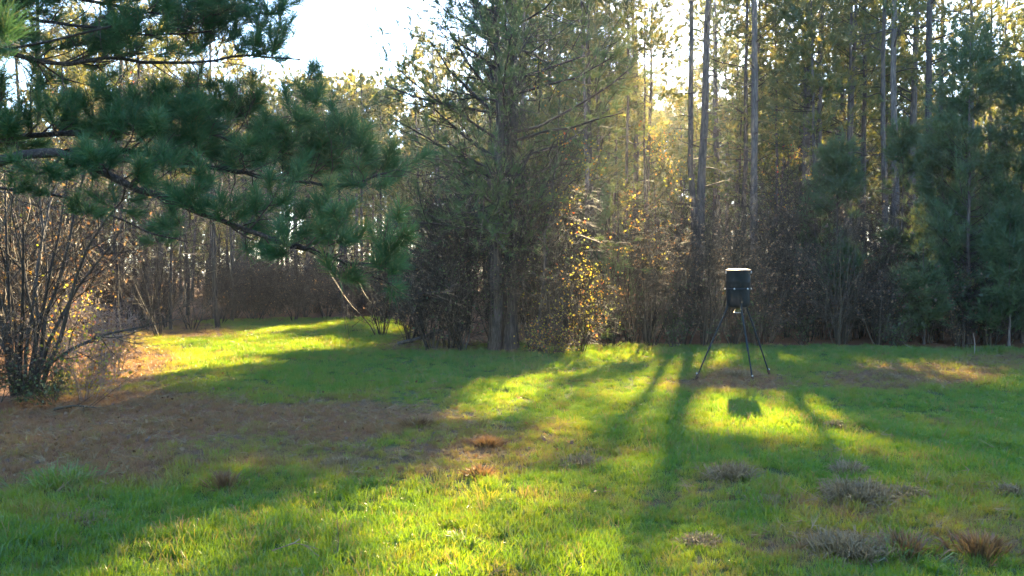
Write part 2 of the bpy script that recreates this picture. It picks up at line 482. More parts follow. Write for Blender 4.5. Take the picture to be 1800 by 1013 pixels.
def mk_pine(name, label, x, y, H, dia, crown0, spread, nl=34, nn=15, nlen=.28, nw=None, k=8, lean=(0, 0), group=None, up=.05,
            droop0=True, nmat=None, bark=None, cut=True, cat='tree', tpb=3, stubs=10, sides=9, tuft_sp=.85, root=None):
    loc = np.array(base(x, y))
    root = thing(name, label, cat, loc, group)
    if nw is None and y > 42:
        nn, nw, tpb, nl = int(nn * .6), .0023 * y, 2, int(nl * .85)
    nw = nw or float(np.clip(.0011 * y, .016, .05))
    n = 16
    t = np.linspace(0, 1, n)
    P = np.stack([lean[0] * t + np.cumsum(rng.normal(0, .03 * H / 20, n)) * (t > .05), lean[1] * t + np.cumsum(rng.normal(0, .012 * H / 20, n)) * (t > .05), t * H], -1)
    R = dia / 2 * (1 - t * .86) ** .85 * (1 + .45 * np.exp(-t * 45)) * (1 + rng.normal(0, .03, n))
    Geo().add(*tubes(P, R, sides)).obj('trunk', bark or M_BARK, root)
    P1, R1 = P[None], R[None]
    c0 = crown0 / H
    prof = lambda tt: np.clip(1.05 - ((tt - c0) / (1 - c0)), .12, 1) ** .7 * np.clip(.55 + (tt - c0) / (1 - c0) * 2.2, .55, 1)
    LP, LR, lt = branch(P1, R1, nl, c0, .985, (spread * .75, spread * 1.15), (55, 88), 6 if y < 42 else 4, up, .10, .34, .07, .3, prof)
    BP, BR, bt = branch(LP, LR, k, .28, 1.0, (spread * .22, spread * .42), (25, 65), 3 if y < 42 else 2, .12, .14, .6, .02, .35)
    tc_ = []; ta = []
    for j in range(tpb):
        f = 1 - j * .3
        i = f * (BP.shape[1] - 1); i0 = min(int(i), BP.shape[1] - 2); fr = i - i0
        tc_.append(BP[:, i0] * (1 - fr) + BP[:, i0 + 1] * fr); ta.append(unit(BP[:, i0 + 1] - BP[:, i0]) + np.array([0, 0, .35]))
    tc_.append(LP[:, -1]); ta.append(unit(LP[:, -1] - LP[:, -2]) + np.array([0, 0, .4]))
    tc_.append(P1[:, -1]); ta.append(np.array([[0, 0, 1.]]))
    C_, A_ = np.concatenate(tc_), np.concatenate(ta)
    C_ = C_ + rng.normal(0, .05, C_.shape)
    if cut:
        kp = keep(C_ + loc)
        if callable(cut):
            kp |= cut(C_)
        C_, A_ = C_[kp], A_[kp]
        kb = keep(BP[:, 1] + loc); BP, BR = BP[kb], BR[kb]
        kb = keep(LP[:, -2] + loc); LP, LR = LP[kb], LR[kb]
    note_shade(C_ + loc, nn * nlen * nw * .5)
    cr = Geo().add(*tufts(C_, A_, nn, nlen, nw, tuft_sp, shoot=.18)).obj('crown', nmat or M_NEEDLE, root, smooth=False, kind='stuff')
    g = Geo().add(*tubes(LP, LR, 4)).add(*tubes(BP, BR, 3))
    if stubs:
        SP, SR, _ = branch(P1, R1, stubs, .12, c0, (.4, 1.6), (65, 100), 4, -.03, .12, .25, .03, .3)
        g.add(*tubes(SP, SR, 3))
    g.obj('branches', M_DTWIG, cr, kind='stuff')
    return root

def mk_bare(name, label, x, y, H, dia, spread, mat, group=None, nb=15, k=8, k2=7, k3=3, cat='tree', leaf=0, leafm=None, lean=(0, 0), c0=.25, cut=True, bark=None, twr=.004, up=.12):
    loc = np.array(base(x, y))
    root = thing(name, label, cat, loc, group)
    n = 12; t = np.linspace(0, 1, n)
    P = np.stack([lean[0] * t + np.cumsum(rng.normal(0, .05, n)) * (t > .05), lean[1] * t + np.cumsum(rng.normal(0, .05, n)) * (t > .05), t * H], -1)
    R = dia / 2 * (1 - t * .9)
    Geo().add(*tubes(P, R, 7)).obj('trunk', bark or M_DBARK, root)
    BP, BR, _ = branch(P[None], R[None], nb, c0, .97, (spread * .7, spread * 1.2), (35, 65), 7, up, .13, .5, .06, .2)
    SP, SR, _ = branch(BP, BR, k, .2, 1, (spread * .3, spread * .55), (25, 60), 5, .05, .15, .6, .02, .25)
    TP, TR, _ = branch(SP, SR, k2, .15, 1, (spread * .12, spread * .28), (25, 65), 3, .03, .2, .6, .008, .4)
    if cut:
        kp = keep(TP[:, 1] + loc); TP, TR = TP[kp], TR[kp]
    TR = np.maximum(TR, twr)
    UP, UR, _ = branch(TP, TR, k3, .3, 1, (spread * .06, spread * .16), (25, 60), 2, 0, .1, .7, .006, .6)
    UR = np.maximum(UR, twr * .8)
    cr = Geo().add(*tubes(SP, SR, 3)).add(*tubes(TP, TR, 3)).add(*tubes(UP, UR, 3)).obj('twigs', mat, root, kind='stuff')
    Geo().add(*tubes(BP, BR, 4)).obj('branches', bark or M_DBARK, root, kind='stuff')
    if leaf:
        c = UP[rng.integers(0, len(UP), leaf), 1] + rng.normal(0, .05, (leaf, 3))
        Geo().add(*leaves(c, .085)).obj('leaves', leafm or M_DEADLEAF, root, smooth=False, kind='stuff')
    return root

def mk_shrub(name, label, x, y, H, spread, mat, group=None, ns=8, k=8, k2=6, leaf=60, leafm=None, cat='shrub', cut=True, r=.014, lsize=.07, split=False, bark=None, tw=.0035, up=.06, base_r=.15, extra=2, tn=3):
    loc = np.array(base(x, y))
    root = thing(name, label, cat, loc, group)
    n = 8
    az = rng.random(ns) * 2 * np.pi
    d = np.stack([np.cos(az), np.sin(az), np.zeros(ns)], -1)
    out = [d * base_r * rng.random((ns, 1))]
    h = H * rng.uniform(.6, 1.05, (ns, 1))
    dd = unit(d * rng.uniform(.1, 1.0, (ns, 1)) * spread / H + np.array([0, 0, 1]))
    for _ in range(n - 1):
        out.append(out[-1] + dd * h / (n - 1)); dd = unit(dd + rng.normal(0, .12, dd.shape) + np.array([0, 0, .03]))
    P = np.stack(out, 1)
    R = r * rng.uniform(.7, 1.4, (ns, 1)) * np.linspace(1, .25, n)[None]
    SP, SR, _ = branch(P, R, k, .15, 1, (H * .18, H * .42), (25, 65), 5, up, .15, .6, .01, .3)
    TP, TR, _ = branch(SP, SR, k2, .15, 1, (H * .08, H * .2), (25, 70), tn, .03, .2, .6, .006, .5)
    if cut:
        kp = keep(TP[:, 1] + loc); TP, TR = TP[kp], TR[kp]
        kp = keep(SP[:, 2] + loc); SPk, SRk = SP[kp], SR[kp]
    else:
        SPk, SRk = SP, SR
    TR = np.maximum(TR, tw)
    if split:
        for i in range(ns):
            Geo().add(*tubes(P[i], R[i], 6)).obj('stem', bark or M_DBARK, root)
    else:
        Geo().add(*tubes(P, R, 4)).obj('stems', bark or mat, root, kind='stuff')
    g = Geo().add(*tubes(SPk, np.maximum(SRk, tw), 3)).add(*tubes(TP, TR, 3))
    if extra and len(TP):
        UP, UR, _ = branch(TP, TR, extra, .3, 1, (H * .04, H * .10), (25, 60), 2, 0, .1, .8, .004, .7)
        g.add(*tubes(UP, np.maximum(UR, tw * .8), 3))
    g.obj('twigs', mat, root, kind='stuff')
    if leaf and len(TP):
        c = TP[rng.integers(0, len(TP), leaf), -1] + rng.normal(0, .04, (leaf, 3))
        Geo().add(*leaves(c, lsize)).obj('leaves', leafm or M_DEADLEAF, root, smooth=False, kind='stuff')
    return root

# ------------------------------------------------------------------ air
HAZE = 0.0004
if HAZE:
    hz = Geo().add(np.array([[x, y, z] for x in (-900, 900) for y in (-400, 1700) for z in (-1.5, 32)], float), [[0, 1, 3, 2], [4, 6, 7, 5], [0, 4, 5, 1], [2, 3, 7, 6], [0, 2, 6, 4], [1, 5, 7, 3]])
    m, nt, out = newmat('hazy air')
    vp = nt.nodes.new('ShaderNodeVolumePrincipled')
    vp.inputs['Density'].default_value = HAZE; vp.inputs['Color'].default_value = (.86, .92, 1, 1); vp.inputs['Anisotropy'].default_value = .62
    nt.links.new(vp.outputs[0], out.inputs['Volume'])
    ho = hz.obj('haze', m, kind='stuff', smooth=False)

# ---- the tall pines one can pick out behind the feeder
def px_x(px, Y):
    return (px - 900) / F * Y
TALL = [  # px at foot, Y, diameter px, lean px over the visible height, crown start z, label
    (1228, 31.0, 17, 15, 11.5, 'pale grey straight pine trunk, thicker of the close pair left of the feeder'),
    (1223, 33.0, 12, -12, 10.5, 'dark thinner pine trunk tucked against the left side of the pale straight pine'),
    (1321, 30.5, 15, 1, 12.0, 'lone straight brown pine trunk rising directly above the feeder lid'),
    (1553, 32.0, 11, 0, 9.0, 'slimmer dark pine of the close pair between the two young pines'),
    (1577, 30.0, 14, -6, 9.5, 'thicker pine of the close pair between the two young pines'),
    (1634, 29.5, 15, -5, 7.5, 'bare dark pine trunk rising behind the left flank of the big young pine'),
    (1437, 36.0, 9, 4, 8.5, 'dark pine trunk rising behind the top of the smaller young pine'),
    (1410, 38.0, 8, 4, 8.0, 'thin pine trunk just left of the smaller young pine among amber leaves'),
    (1362, 40.0, 6, -6, 9.0, 'thin slightly crooked pine trunk between bright sky gaps, right of the lone straight pine'),
    (1305, 38.0, 10, 4, 8.0, 'dim pine trunk close behind the left side of the lone straight brown pine'),
    (1492, 36.0, 8, 2, 8.5, 'dim pine trunk between smaller young pine and close dark pair'),
    (1710, 33.0, 9, -2, 8.0, 'pine trunk showing only above the tip of the big young pine'),
]
for px, Y, dp, ln, c0, lab in TALL:
    H = rng.uniform(20, 23)
    mk_pine('tall_pine', lab, px_x(px, Y), Y, H, dp / F * Y, c0, rng.uniform(2.6, 3.4), nl=30, k=7, nn=11, lean=(ln / F * Y * H / 10, 0), stubs=14,
            group='tall pines standing behind the feeder')

for px, Y, dp in [(1068, 42, 7), (1083, 44, 8), (1101, 41, 7), (1118, 46, 7), (1136, 43, 6)]:
    mk_pine('tall_pine', 'hazy blue grey trunk between the twin tree and the pale straight pine', px_x(px, Y), Y, rng.uniform(17, 20), dp / F * Y, 8.5, 2.6, nl=26, stubs=6,
            group='row of hazy pine trunks right of the twin tree')
for px, Y, dp in [(568, 50, 6), (586, 52, 5), (598, 49, 7), (626, 50, 8), (637, 53, 6), (656, 55, 6), (669, 52, 6), (545, 54, 6)]:
    mk_pine('tall_pine', 'slim far trunk under the sunlit yellow crowns beyond the clearing', px_x(px, Y), Y, min(rng.uniform(13, 15), 1.9 + (480 - 150) / F * Y), dp / F * Y, 6.5, 2.4, nl=24, stubs=6,
            group='row of far pine trunks beyond the clearing')

# skyline of the wood, so that the wedge of open sky stays open
def top_limit(px, Y):
    y = np.interp(px, [-500, 300, 420, 445, 560, 600, 640, 690, 745, 770], [-400, -150, 0, 105, 150, 125, 150, 150, 95, -500])
    return 1.9 + (480 - y) / F * Y

ZONES = [(-9999, 'past the left edge'), (0, 'behind the many stemmed shrub'), (170, 'left of the lone dark trunk'), (383, 'right of the lone dark trunk'), (520, 'left of the twin tree beyond the grass'),
         (700, 'behind the left foot of the twin tree'), (880, 'behind the right side of the twin tree'), (960, 'behind the golden shrub'), (1060, 'between golden shrub and hazy trunk row'), (1150, 'left of the pale straight pine'),
         (1235, 'left of the feeder'), (1290, 'right behind the feeder'), (1370, 'right of the feeder'), (1440, 'behind the smaller young pine'), (1510, 'near the close pair of pines'), (1600, 'left of the big young pine'), (1690, 'behind the big young pine'), (1760, 'at the right edge'), (1830, 'past the right edge')]
def zone(px):
    return [z for a, z in ZONES if a <= px][-1]
placed = [(px_x(t[0], t[1]), t[1]) for t in TALL]
def scatter(n, pxr, Yr, dmin, fn, pine=0):
    c = 0; tries = 0
    while c < n and tries < n * 60:
        tries += 1
        px = rng.uniform(*pxr); Y = math.sqrt(rng.uniform(Yr[0] ** 2, Yr[1] ** 2)); x = px_x(px, Y)
        if any((x - a) ** 2 + (Y - b) ** 2 < dmin ** 2 for a, b in placed):
            continue
        if pine:
            zz = np.linspace(.3, 15, 60)
            if (~keep(np.stack([np.full(60, x), np.full(60, Y), zz], -1), .3)).mean() > pine:
                continue
        placed.append((x, Y)); fn(px, x, Y); c += 1

def mid_pine(label, group, hr=(11, 16), c=(3.0, 5.5), sp=(1.9, 2.7), nl=30, dens=7):  # the label ends with where the tree stands
    def f(px, x, Y):
        H = min(rng.uniform(*hr), top_limit(px, Y))
        mk_pine('pine_tree', label + ' ' + zone(px), x, Y, H, H * .0155, min(rng.uniform(*c), H * .45), rng.uniform(*sp), nl=nl, k=dens, group=group, stubs=8, lean=(rng.normal(0, .3), 0))
    return f
scatter(34, (1040, 1980), (29, 62), 2.2, mid_pine('mid height golden green pine deep in the wood', 'pines deep in the wood behind the feeder'), pine=.16)
scatter(26, (1080, 1950), (36, 66), 2.0, mid_pine('tall backlit pine reaching above the wood', 'tallest pines deep in the wood behind the feeder', (18, 23), (6, 9), (2.4, 3.2), 34), pine=.16)
scatter(26, (690, 1080), (30, 64), 2.2, mid_pine('backlit pine standing in the wood', 'pines behind the twin tree', (12, 18), (3.5, 6)), pine=.16)
scatter(14, (400, 700), (46, 72), 2.4, mid_pine('yellow lit pine, far end of the clearing,', 'pines at the far end of the clearing', (12, 17), (5, 7.5)), pine=.16)
scatter(10, (1250, 1520), (38, 56), 2.0, mid_pine('high crowned pine deep in the wood', 'high crowned shade pines added in the wood', (20, 23), (10, 12), (2.6, 3.4), 34), pine=.16)  # added to shade the right foreground, crowns mostly above the frame
scatter(12, (770, 1010), (36, 60), 2.0, mid_pine('high crowned pine deep in the wood', 'high crowned shade pines added in the wood', (15, 19), (6, 8), (2.4, 3.0), 34), pine=.16)  # added to keep the brown turf at the left in shade
scatter(9, (-220, 330), (26, 40), 2.0, mid_pine('full crowned pine at the left, behind bare trees,', 'full crowned pines on the left', (13, 17), (3, 5), (2.2, 3.0), 36, 8), pine=.2)
scatter(10, (-150, 400), (30, 62), 2.4, mid_pine('yellow green pine at the left, behind bare trees,', 'pines behind the bare trees on the left', (11, 17), (4, 7)), pine=.16)
scatter(12, (1830, 2700), (22, 50), 3.0, mid_pine('wide pine in the wood', 'pines past the right edge', (14, 20), (4, 7)), pine=.16)

# where the turf is shaded in the photograph but still open to the sun here, the wood behind gets one more high crown
for it in range(16):
    best = None
    for _ in range(220):
        px = rng.uniform(900, 1600); Y = rng.uniform(36, 60); x = px_x(px, Y); H = rng.uniform(17, 23); c0 = H * rng.uniform(.45, .6)
        if any((x - a) ** 2 + (Y - b) ** 2 < 2.4 for a, b in placed):
            continue
        zz = np.linspace(.3, 15, 60)
        if (~keep(np.stack([np.full(60, x), np.full(60, Y), zz], -1), .3)).mean() > .13:
            continue
        z = rng.uniform(c0, H, 160); r_ = 2.9 * np.sqrt(rng.random(160)) * (1.15 - (z - c0) / (H - c0)); th = rng.random(160) * 6.28
        i, j = shade_cells(np.stack([x + r_ * np.cos(th), Y + r_ * np.sin(th), z], -1))
        sc = (SEEN[i, j] * np.clip(1.3 - SH[i, j], 0, 1)).sum()
        if best is None or sc > best[0]:
            best = (sc, px, x, Y, H, c0)
    sc, px, x, Y, H, c0 = best
    if sc < 12:
        break
    placed.append((x, Y))
    mk_pine('pine_tree', 'high crowned pine deep in the wood ' + zone(px), x, Y, H, H * .0155, c0, 2.9, nl=40, k=8, stubs=8, group='high crowned shade pines added in the wood')
print('crowns added', it, 'open turf left', float((SEEN * np.clip(1 - SH, 0, 1)).sum() / SEEN.sum()))

# ---- bare trees left of the clearing, and the two thin trunks at its back
BARE = [  # px, Y, H, spread, label
    (430, 44, 12.5, 3.2, 'pinkish bare twiggy tree lit by the sun beyond the clearing, under the wedge of sky'),
    (330, 40, 13, 3.2, 'pinkish bare tree left of the twiggy tree under the wedge of sky'),
    (250, 34, 11, 3.0, 'grey bare tree with fine twigs showing above the long pine limb, at left'),
    (165, 29, 10, 2.8, 'brown bare tree with amber leaves among its twigs above the bent limb, at left'),
    (60, 27, 10, 2.8, 'bare tree standing behind the many stemmed shrub at the left edge'),
    (-60, 24, 9, 2.6, 'bare tree just past the left edge behind the many stemmed shrub'),
    (300, 28, 7, 2.2, 'low bare tree with pale drooping twigs over the brown litter at the back left'),
    (215, 23, 6, 2.0, 'short bare tree with tan twigs right of the many stemmed shrub'),
    (370, 52, 14, 3.2, 'tallest pinkish bare tree, far back to the left of the wedge of sky'),
    (495, 50, 11, 2.8, 'smaller pinkish bare tree beside the yellow pine under the wedge of sky'),
]
for i, (px, Y, H, sp, lab) in enumerate(BARE):
    mk_bare('bare_tree', lab, px_x(px, Y), Y, min(H, top_limit(px, Y) + 1), .012 * H + .04, sp, M_PTWIG if i in (0, 1, 6, 8, 9) else M_TWIG, nb=15, k=7, k2=6, k3=2,
            leaf=[60, 0, 80, 500, 350, 200, 60, 120, 0, 0][i], leafm=M_AUTUMN if i in (3,) else M_DEADLEAF, group='bare trees left of the clearing', twr=.005 if Y > 35 else .004)
mk_bare('thin_tree', 'thin dark trunk standing alone at the back edge of the grass, at left', px_x(383, 30), 30, 9, .20, 1.6, M_TWIG, nb=10, k=5, k2=4, k3=2, c0=.5, leaf=60, leafm=M_AUTUMN)
mk_bare('thin_tree', 'thinner paler trunk just right of the lone dark trunk at the back of the grass', px_x(407, 34), 34, 9, .15, 1.4, M_TWIG, nb=8, k=5, k2=4, k3=2, c0=.55, leaf=30)
mk_bare('sapling', 'sapling with peach orange leaves in front of the hazy trunk row', px_x(1150, 27), 27, 5.6, .07, 1.3, M_TWIG, nb=12, k=6, k2=5, k3=1, leaf=420, leafm=M_AUTUMN, cut=False)
mk_bare('sapling', 'sapling with amber leaves glowing between the thin pine trunks right of the feeder', px_x(1395, 32), 32, 6.4, .08, 1.4, M_TWIG, nb=12, k=6, k2=5, k3=1, leaf=480, leafm=M_AUTUMN, cut=False)

# ---- the twin tree in the middle
def vine_leaves(root, x, y, path, n, rads, size=.07, mat=None):
    loc = np.array(root.location)
    i = rng.random(n) ** .8 * (len(path) - 1)
    i0 = np.clip(i.astype(int), 0, len(path) - 2); f = (i - i0)[:, None]
    path = np.asarray(path, float)
    c = path[i0] * (1 - f) + path[i0 + 1] * f - loc
    c = c + rng.normal(0, rads, c.shape) * np.array([1, 1, .5])
    Geo().add(*leaves(c, size)).obj('vine_leaves', mat or M_GREENLEAF, root, smooth=False, kind='stuff')

TY = 21.5
tp = mk_pine('twin_tree_pine', 'dark pine with broad level limbs, right hand trunk of the twin tree in the middle', px_x(896, TY), TY, 14.5, .36, 2.3, 4.0, nl=76, nn=26, k=9, cut=lambda c: c[:, 0] < .4,
        lean=(.25, .1), bark=M_TBARK, nmat=M_MID, stubs=16, tpb=5, up=.03, nlen=.22, nw=.014)
mk = mk_bare('twin_tree_hardwood', 'dark vine clad hardwood, left hand trunk of the twin tree in the middle', px_x(868, TY - .15), TY - .15, 12.5, .36, 2.3, M_TWIG, nb=26, k=8, k2=7, k3=3,
        c0=.14, leaf=1600, leafm=M_GREENLEAF, lean=(.1, .1), twr=.0035, bark=M_TBARK)
vine_leaves(mk, 0, 0, [at(870, 560, TY - .2), at(862, 400, TY - .3), at(860, 250, TY - .3), at(885, 100, TY - .2)], 1300, .5, .055)
vine_leaves(tp, 0, 0, [at(898, 560, TY - .2), at(900, 400, TY - .3), at(905, 200, TY - .3)], 800, .45, .055)
bt = mk_bare('yellow_leaved_tree', 'slender yellow leaved tree leaning right out of the twin tree', px_x(945, 21.2), 21.2, 6.4, .10, 1.7, M_TWIG, nb=16, k=7, k2=5, k3=2, leaf=120, leafm=M_GREENLEAF, lean=(.6, 0), cut=False)
def leaf_spray(root, pts, n, sd, size, mat, name='leaf_spray'):
    loc = np.array(root.location)
    pts = np.array([at(*p) for p in pts])
    i = rng.integers(0, len(pts), n)
    c = pts[i] + rng.normal(0, sd, (n, 3)) - loc
    # a twig carries each spray
    g = Geo()
    for p in pts:
        q = p - loc
        st = np.array([q[0] * .45, q[1] * .3, q[2] - .5])
        g.add(*tubes(np.stack([st, (st + q) / 2 + [0, 0, .1], q + [.1, 0, .02]])[None], np.array([[.02, .012, .004]]), 4))
    o = Geo().add(*leaves(c, size)).obj(name, mat, root, smooth=False, kind='stuff')
    g.obj('twig', M_TWIG, root, kind='stuff')
    return o
leaf_spray(bt, [(985, 238, 21), (1000, 248, 21), (1015, 262, 21), (1030, 285, 21.2), (1045, 298, 21.3), (1030, 308, 21.2), (985, 345, 21), (1010, 350, 21.1), (968, 365, 20.9), (1005, 395, 21), (1020, 415, 21.1), (950, 160, 21), (940, 130, 21), (990, 140, 21)], 320, .2, .07, M_AUTUMN)
yb = mk_shrub('golden_shrub', 'sunlit golden and orange leaved shrub at the right foot of the twin tree', px_x(1020, 20.9), 20.9, 2.0, 1.1, M_TWIG, ns=14, k=9, k2=6, leaf=560, leafm=M_AUTUMN, cut=False, r=.010, lsize=.065)
leaf_spray(yb, [(1030, 470, 20.8), (1045, 475, 20.8), (1020, 490, 20.8), (1040, 515, 20.8), (1030, 535, 20.8), (1025, 550, 20.8), (1040, 560, 20.8), (1050, 470, 20.8)], 140, .18, .06, M_AUTUMN)
mk_shrub('golden_shrub', 'low pale twig tangle between the twin tree and the golden shrub', px_x(965, 20.6), 20.6, .9, 1.2, M_TWIG, ns=16, k=8, k2=5, leaf=520, leafm=M_AUTUMN, cut=False, r=.008, lsize=.06)
for px, Y, H, sp, lab in [(760, 21.6, 2.9, 1.5, 'dark leafless thicket shrub at the left foot of the twin tree'), (815, 21.0, 2.4, 1.2, 'dark shrub close against the left trunk of the twin tree'),
                          (935, 22.0, 3.4, 1.5, 'tall dark twiggy shrub close against the right trunk of the twin tree'), (990, 22.4, 3.6, 1.6, 'tall twiggy shrub behind the golden shrub'),
                          (720, 23.5, 2.4, 1.4, 'outermost dark shrub left of the twin tree, at the end of the grass tongue'), (870, 22.6, 4.2, 1.8, 'tallest twiggy shrub growing up behind the twin trunks'),
                          (800, 23.2, 3.8, 1.8, 'tall twiggy shrub behind the left foot of the twin tree'), (750, 24.5, 3.4, 1.7, 'twiggy shrub behind the outer left shrubs of the twin tree'), (955, 24, 4.4, 1.8, 'tall twiggy shrub standing behind the right trunk of the twin tree')]:
    mk_shrub('thicket_shrub', lab, px_x(px, Y), Y, H, sp, M_TWIG, ns=12, k=8, k2=5, tw=.005, leaf=260, leafm=M_DEADLEAF if px != 815 else M_GREENLEAF, group='thicket round the twin tree')

mk_shrub('leafy_shrub', 'tall small leaved evergreen shrub grown up into the twin tree on its right side', px_x(950, 21.9), 21.9, 5.2, 1.7, M_TWIG, ns=12, k=10, k2=6, leaf=2600, leafm=M_GREENLEAF, lsize=.055, extra=1)
mk_shrub('leafy_shrub', 'evergreen shrub grown up into the left side of the twin tree under its lowest limbs', px_x(790, 22.2), 22.2, 4.4, 1.6, M_TWIG, ns=12, k=10, k2=6, leaf=1800, leafm=M_GREENLEAF, lsize=.055, extra=1)
# ---- young pines on the right
def young(label, px, Y, H, spread, nl=60, nn=18, sp=.8, cut=False):
    return mk_pine('young_pine', label, px_x(px, Y), Y, H, .012 * H + .03, H * .08, spread, nl=nl, nn=nn, nlen=.24, nw=.017, k=8, up=.22, nmat=M_YOUNG, stubs=0, tpb=3, sides=7, cut=px < 1650,
                   group='young pines along the right wood edge', tuft_sp=sp)
young('big dense dark green young pine, tallest of the young pines at the right', 1705, 23.5, 8.1, 1.75, 78)
young('smaller young pine with lit left side behind and right of the feeder', 1468, 25.5, 5.6, 1.15, 56)
young('dark young pine at the right edge of the wood, beyond the big young pine', 1800, 23.0, 7.0, 1.6, 60)
young('low young pine at the right edge in front of the taller dark one', 1775, 22.2, 3.2, 1.1, 36)
young('young pine between the big young pine and the slim one, half hidden', 1655, 25.0, 6.0, 1.4, 46)
young('young pine just outside the right edge of the view', 1900, 22.0, 6.5, 1.6, 50)
young('slim young pine between the smaller young pine and the big dense one', 1585, 26.0, 6.2, 1.1, 50)
young('short bushy young pine low at the foot of the big young pine', 1625, 22.8, 2.6, .9, 34)
young('pale green young pine with lit needles left of the smaller young pine', 1432, 27.5, 4.6, .9, 40)
young('young pine in the haze left of the pale straight trunk', 1085, 29.0, 5.0, 1.3, 40)

def copy_thing(r, loc, rz, sc=1):
    c = r.copy(); COL.objects.link(c); c.location = loc; c.rotation_euler = (0, 0, rz); c.scale = (sc, sc, sc)
    for ch in list(r.children):
        d = ch.copy(); COL.objects.link(d); d.parent = c
        for g2 in ch.children:
            e = g2.copy(); COL.objects.link(e); e.parent = d
    return c
# ---- thicket along the edge of the wood
def edge_shrub(label, group, hr, sp, mat, leaf=70, lm=None, **kw):
    def f(px, x, Y):
        mk_shrub('edge_shrub', label + ' ' + zone(px), x, Y, rng.uniform(*hr), sp, mat, group=group, leaf=leaf, leafm=lm, **kw)
    return f
def copy_shrub(label, group, hr, sp, mat, leaf=70, lm=None, nvar=2, **kw):
    pro = []
    def f(px, x, Y):
        H0 = sum(hr) / 2
        q = np.stack([x + rng.normal(0, sp * .4, 80), Y + rng.normal(0, sp * .4, 80), rng.uniform(.3, hr[1], 80)], -1)
        if (~keep(q)).mean() > .14:      # stands in a sunbeam: thinner there
            mk_shrub('edge_shrub', label + ' ' + zone(px), x, Y, rng.uniform(*hr), sp, mat, group=group, leaf=leaf // 2, leafm=lm, cut=True, tn=2, **dict(kw, extra=1))
            return
        if len(pro) < nvar:
            pro.append(mk_shrub('edge_shrub', label + ' ' + zone(px), x, Y, H0, sp, mat, group=group, leaf=leaf, leafm=lm, cut=False, tn=2, **dict(kw, extra=1)))
        else:
            sc = rng.uniform(*hr) / H0
            copy_thing(pro[rng.integers(0, nvar)], base(x, Y), rng.random() * 6.28, sc)['label'] = label + ' ' + zone(px)
    return f
placed = []
scatter(14, (1060, 1960), (22.6, 25), .7, copy_shrub('rust brown leafy shrub in the thicket front', 'rust leafy shrubs along the wood edge', (1.4, 2.8), 1.2, M_TWIG, 500, None, ns=9, k=7, k2=5))
scatter(34, (1060, 1960), (22.3, 27), .62, edge_shrub('bare brown shrub in the front of the thicket', 'thicket along the wood edge behind the feeder', (2.0, 3.9), 1.5, M_TWIG, 130, None, ns=10, k=8, k2=6, extra=1, tn=2))
scatter(46, (1050, 2000), (26, 36), .9, copy_shrub('taller twiggy shrub deep in the thicket', 'deeper thicket behind the feeder', (3.0, 5.4), 1.9, M_TWIG, 160, None, ns=10, k=9, k2=7, tw=.0045))
scatter(26, (1060, 1960), (22, 26), .6, copy_shrub('low evergreen bush among the brown thicket', 'low evergreen bushes in the thicket', (.7, 1.8), .9, M_TWIG, 420, M_GREENLEAF, ns=9, k=7, k2=5, lsize=.075))
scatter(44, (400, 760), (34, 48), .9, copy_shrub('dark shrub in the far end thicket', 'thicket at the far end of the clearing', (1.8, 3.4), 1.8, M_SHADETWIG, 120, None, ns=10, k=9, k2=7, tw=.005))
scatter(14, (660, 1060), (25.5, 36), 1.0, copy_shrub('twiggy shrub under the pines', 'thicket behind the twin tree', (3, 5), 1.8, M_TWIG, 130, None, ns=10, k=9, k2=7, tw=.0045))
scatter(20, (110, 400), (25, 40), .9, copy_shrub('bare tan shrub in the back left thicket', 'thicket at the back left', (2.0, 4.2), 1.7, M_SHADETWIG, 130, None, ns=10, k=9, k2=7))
scatter(24, (-420, 120), (15.5, 28), .9, copy_shrub('brown leafy shrub in the left edge thicket', 'thicket at the left edge', (2.6, 5.6), 1.8, M_TWIG, 700, None, ns=10, k=8, k2=6))
scatter(8, (1950, 2600), (19, 24), 1.2, copy_shrub('bare shrub in the thicket', 'thicket past the right edge', (2.0, 3.8), 1.6, M_TWIG, 100, None, ns=10, k=8, k2=6))

# ---- many stemmed shrub at the left
mk_shrub('many_stemmed_shrub', 'big bare many stemmed shrub with arching dark stems at the left edge of the grass', px_x(42, 13.7), 13.7, 4.6, 2.3, M_TWIG, ns=16, k=8, k2=4, leaf=60, leafm=M_AUTUMN, cut=False, r=.032, extra=1, split=True, tw=.003, base_r=.28)
lb = thing('leaning_stem', 'dark arching stem with bare twigs bending right out of the many stemmed shrub', 'shrub stem', base(px_x(52, 13.6), 13.6))
LB = np.array([at(52, 680, 13.6), at(85, 640, 13.5), at(130, 612, 13.4), at(185, 588, 13.3), at(250, 575, 13.2), at(320, 560, 13.1)]) - np.array(lb.location)
LBr = np.array([.035, .03, .026, .02, .014, .006])
Geo().add(*tubes(LB, LBr, 6)).obj('stem', M_DBARK, lb)
q1 = branch(LB[None], LBr[None], 12, .25, 1, (.5, 1.1), (25, 60), 5, .1, .16, .6, .012, .3)
q2 = branch(q1[0], q1[1], 6, .2, 1, (.2, .5), (25, 65), 3, .03, .2, .6, .006, .5)
Geo().add(*tubes(q1[0], q1[1], 4)).add(*tubes(q2[0], np.maximum(q2[1], .003), 3)).obj('twigs', M_TWIG, lb, kind='stuff')
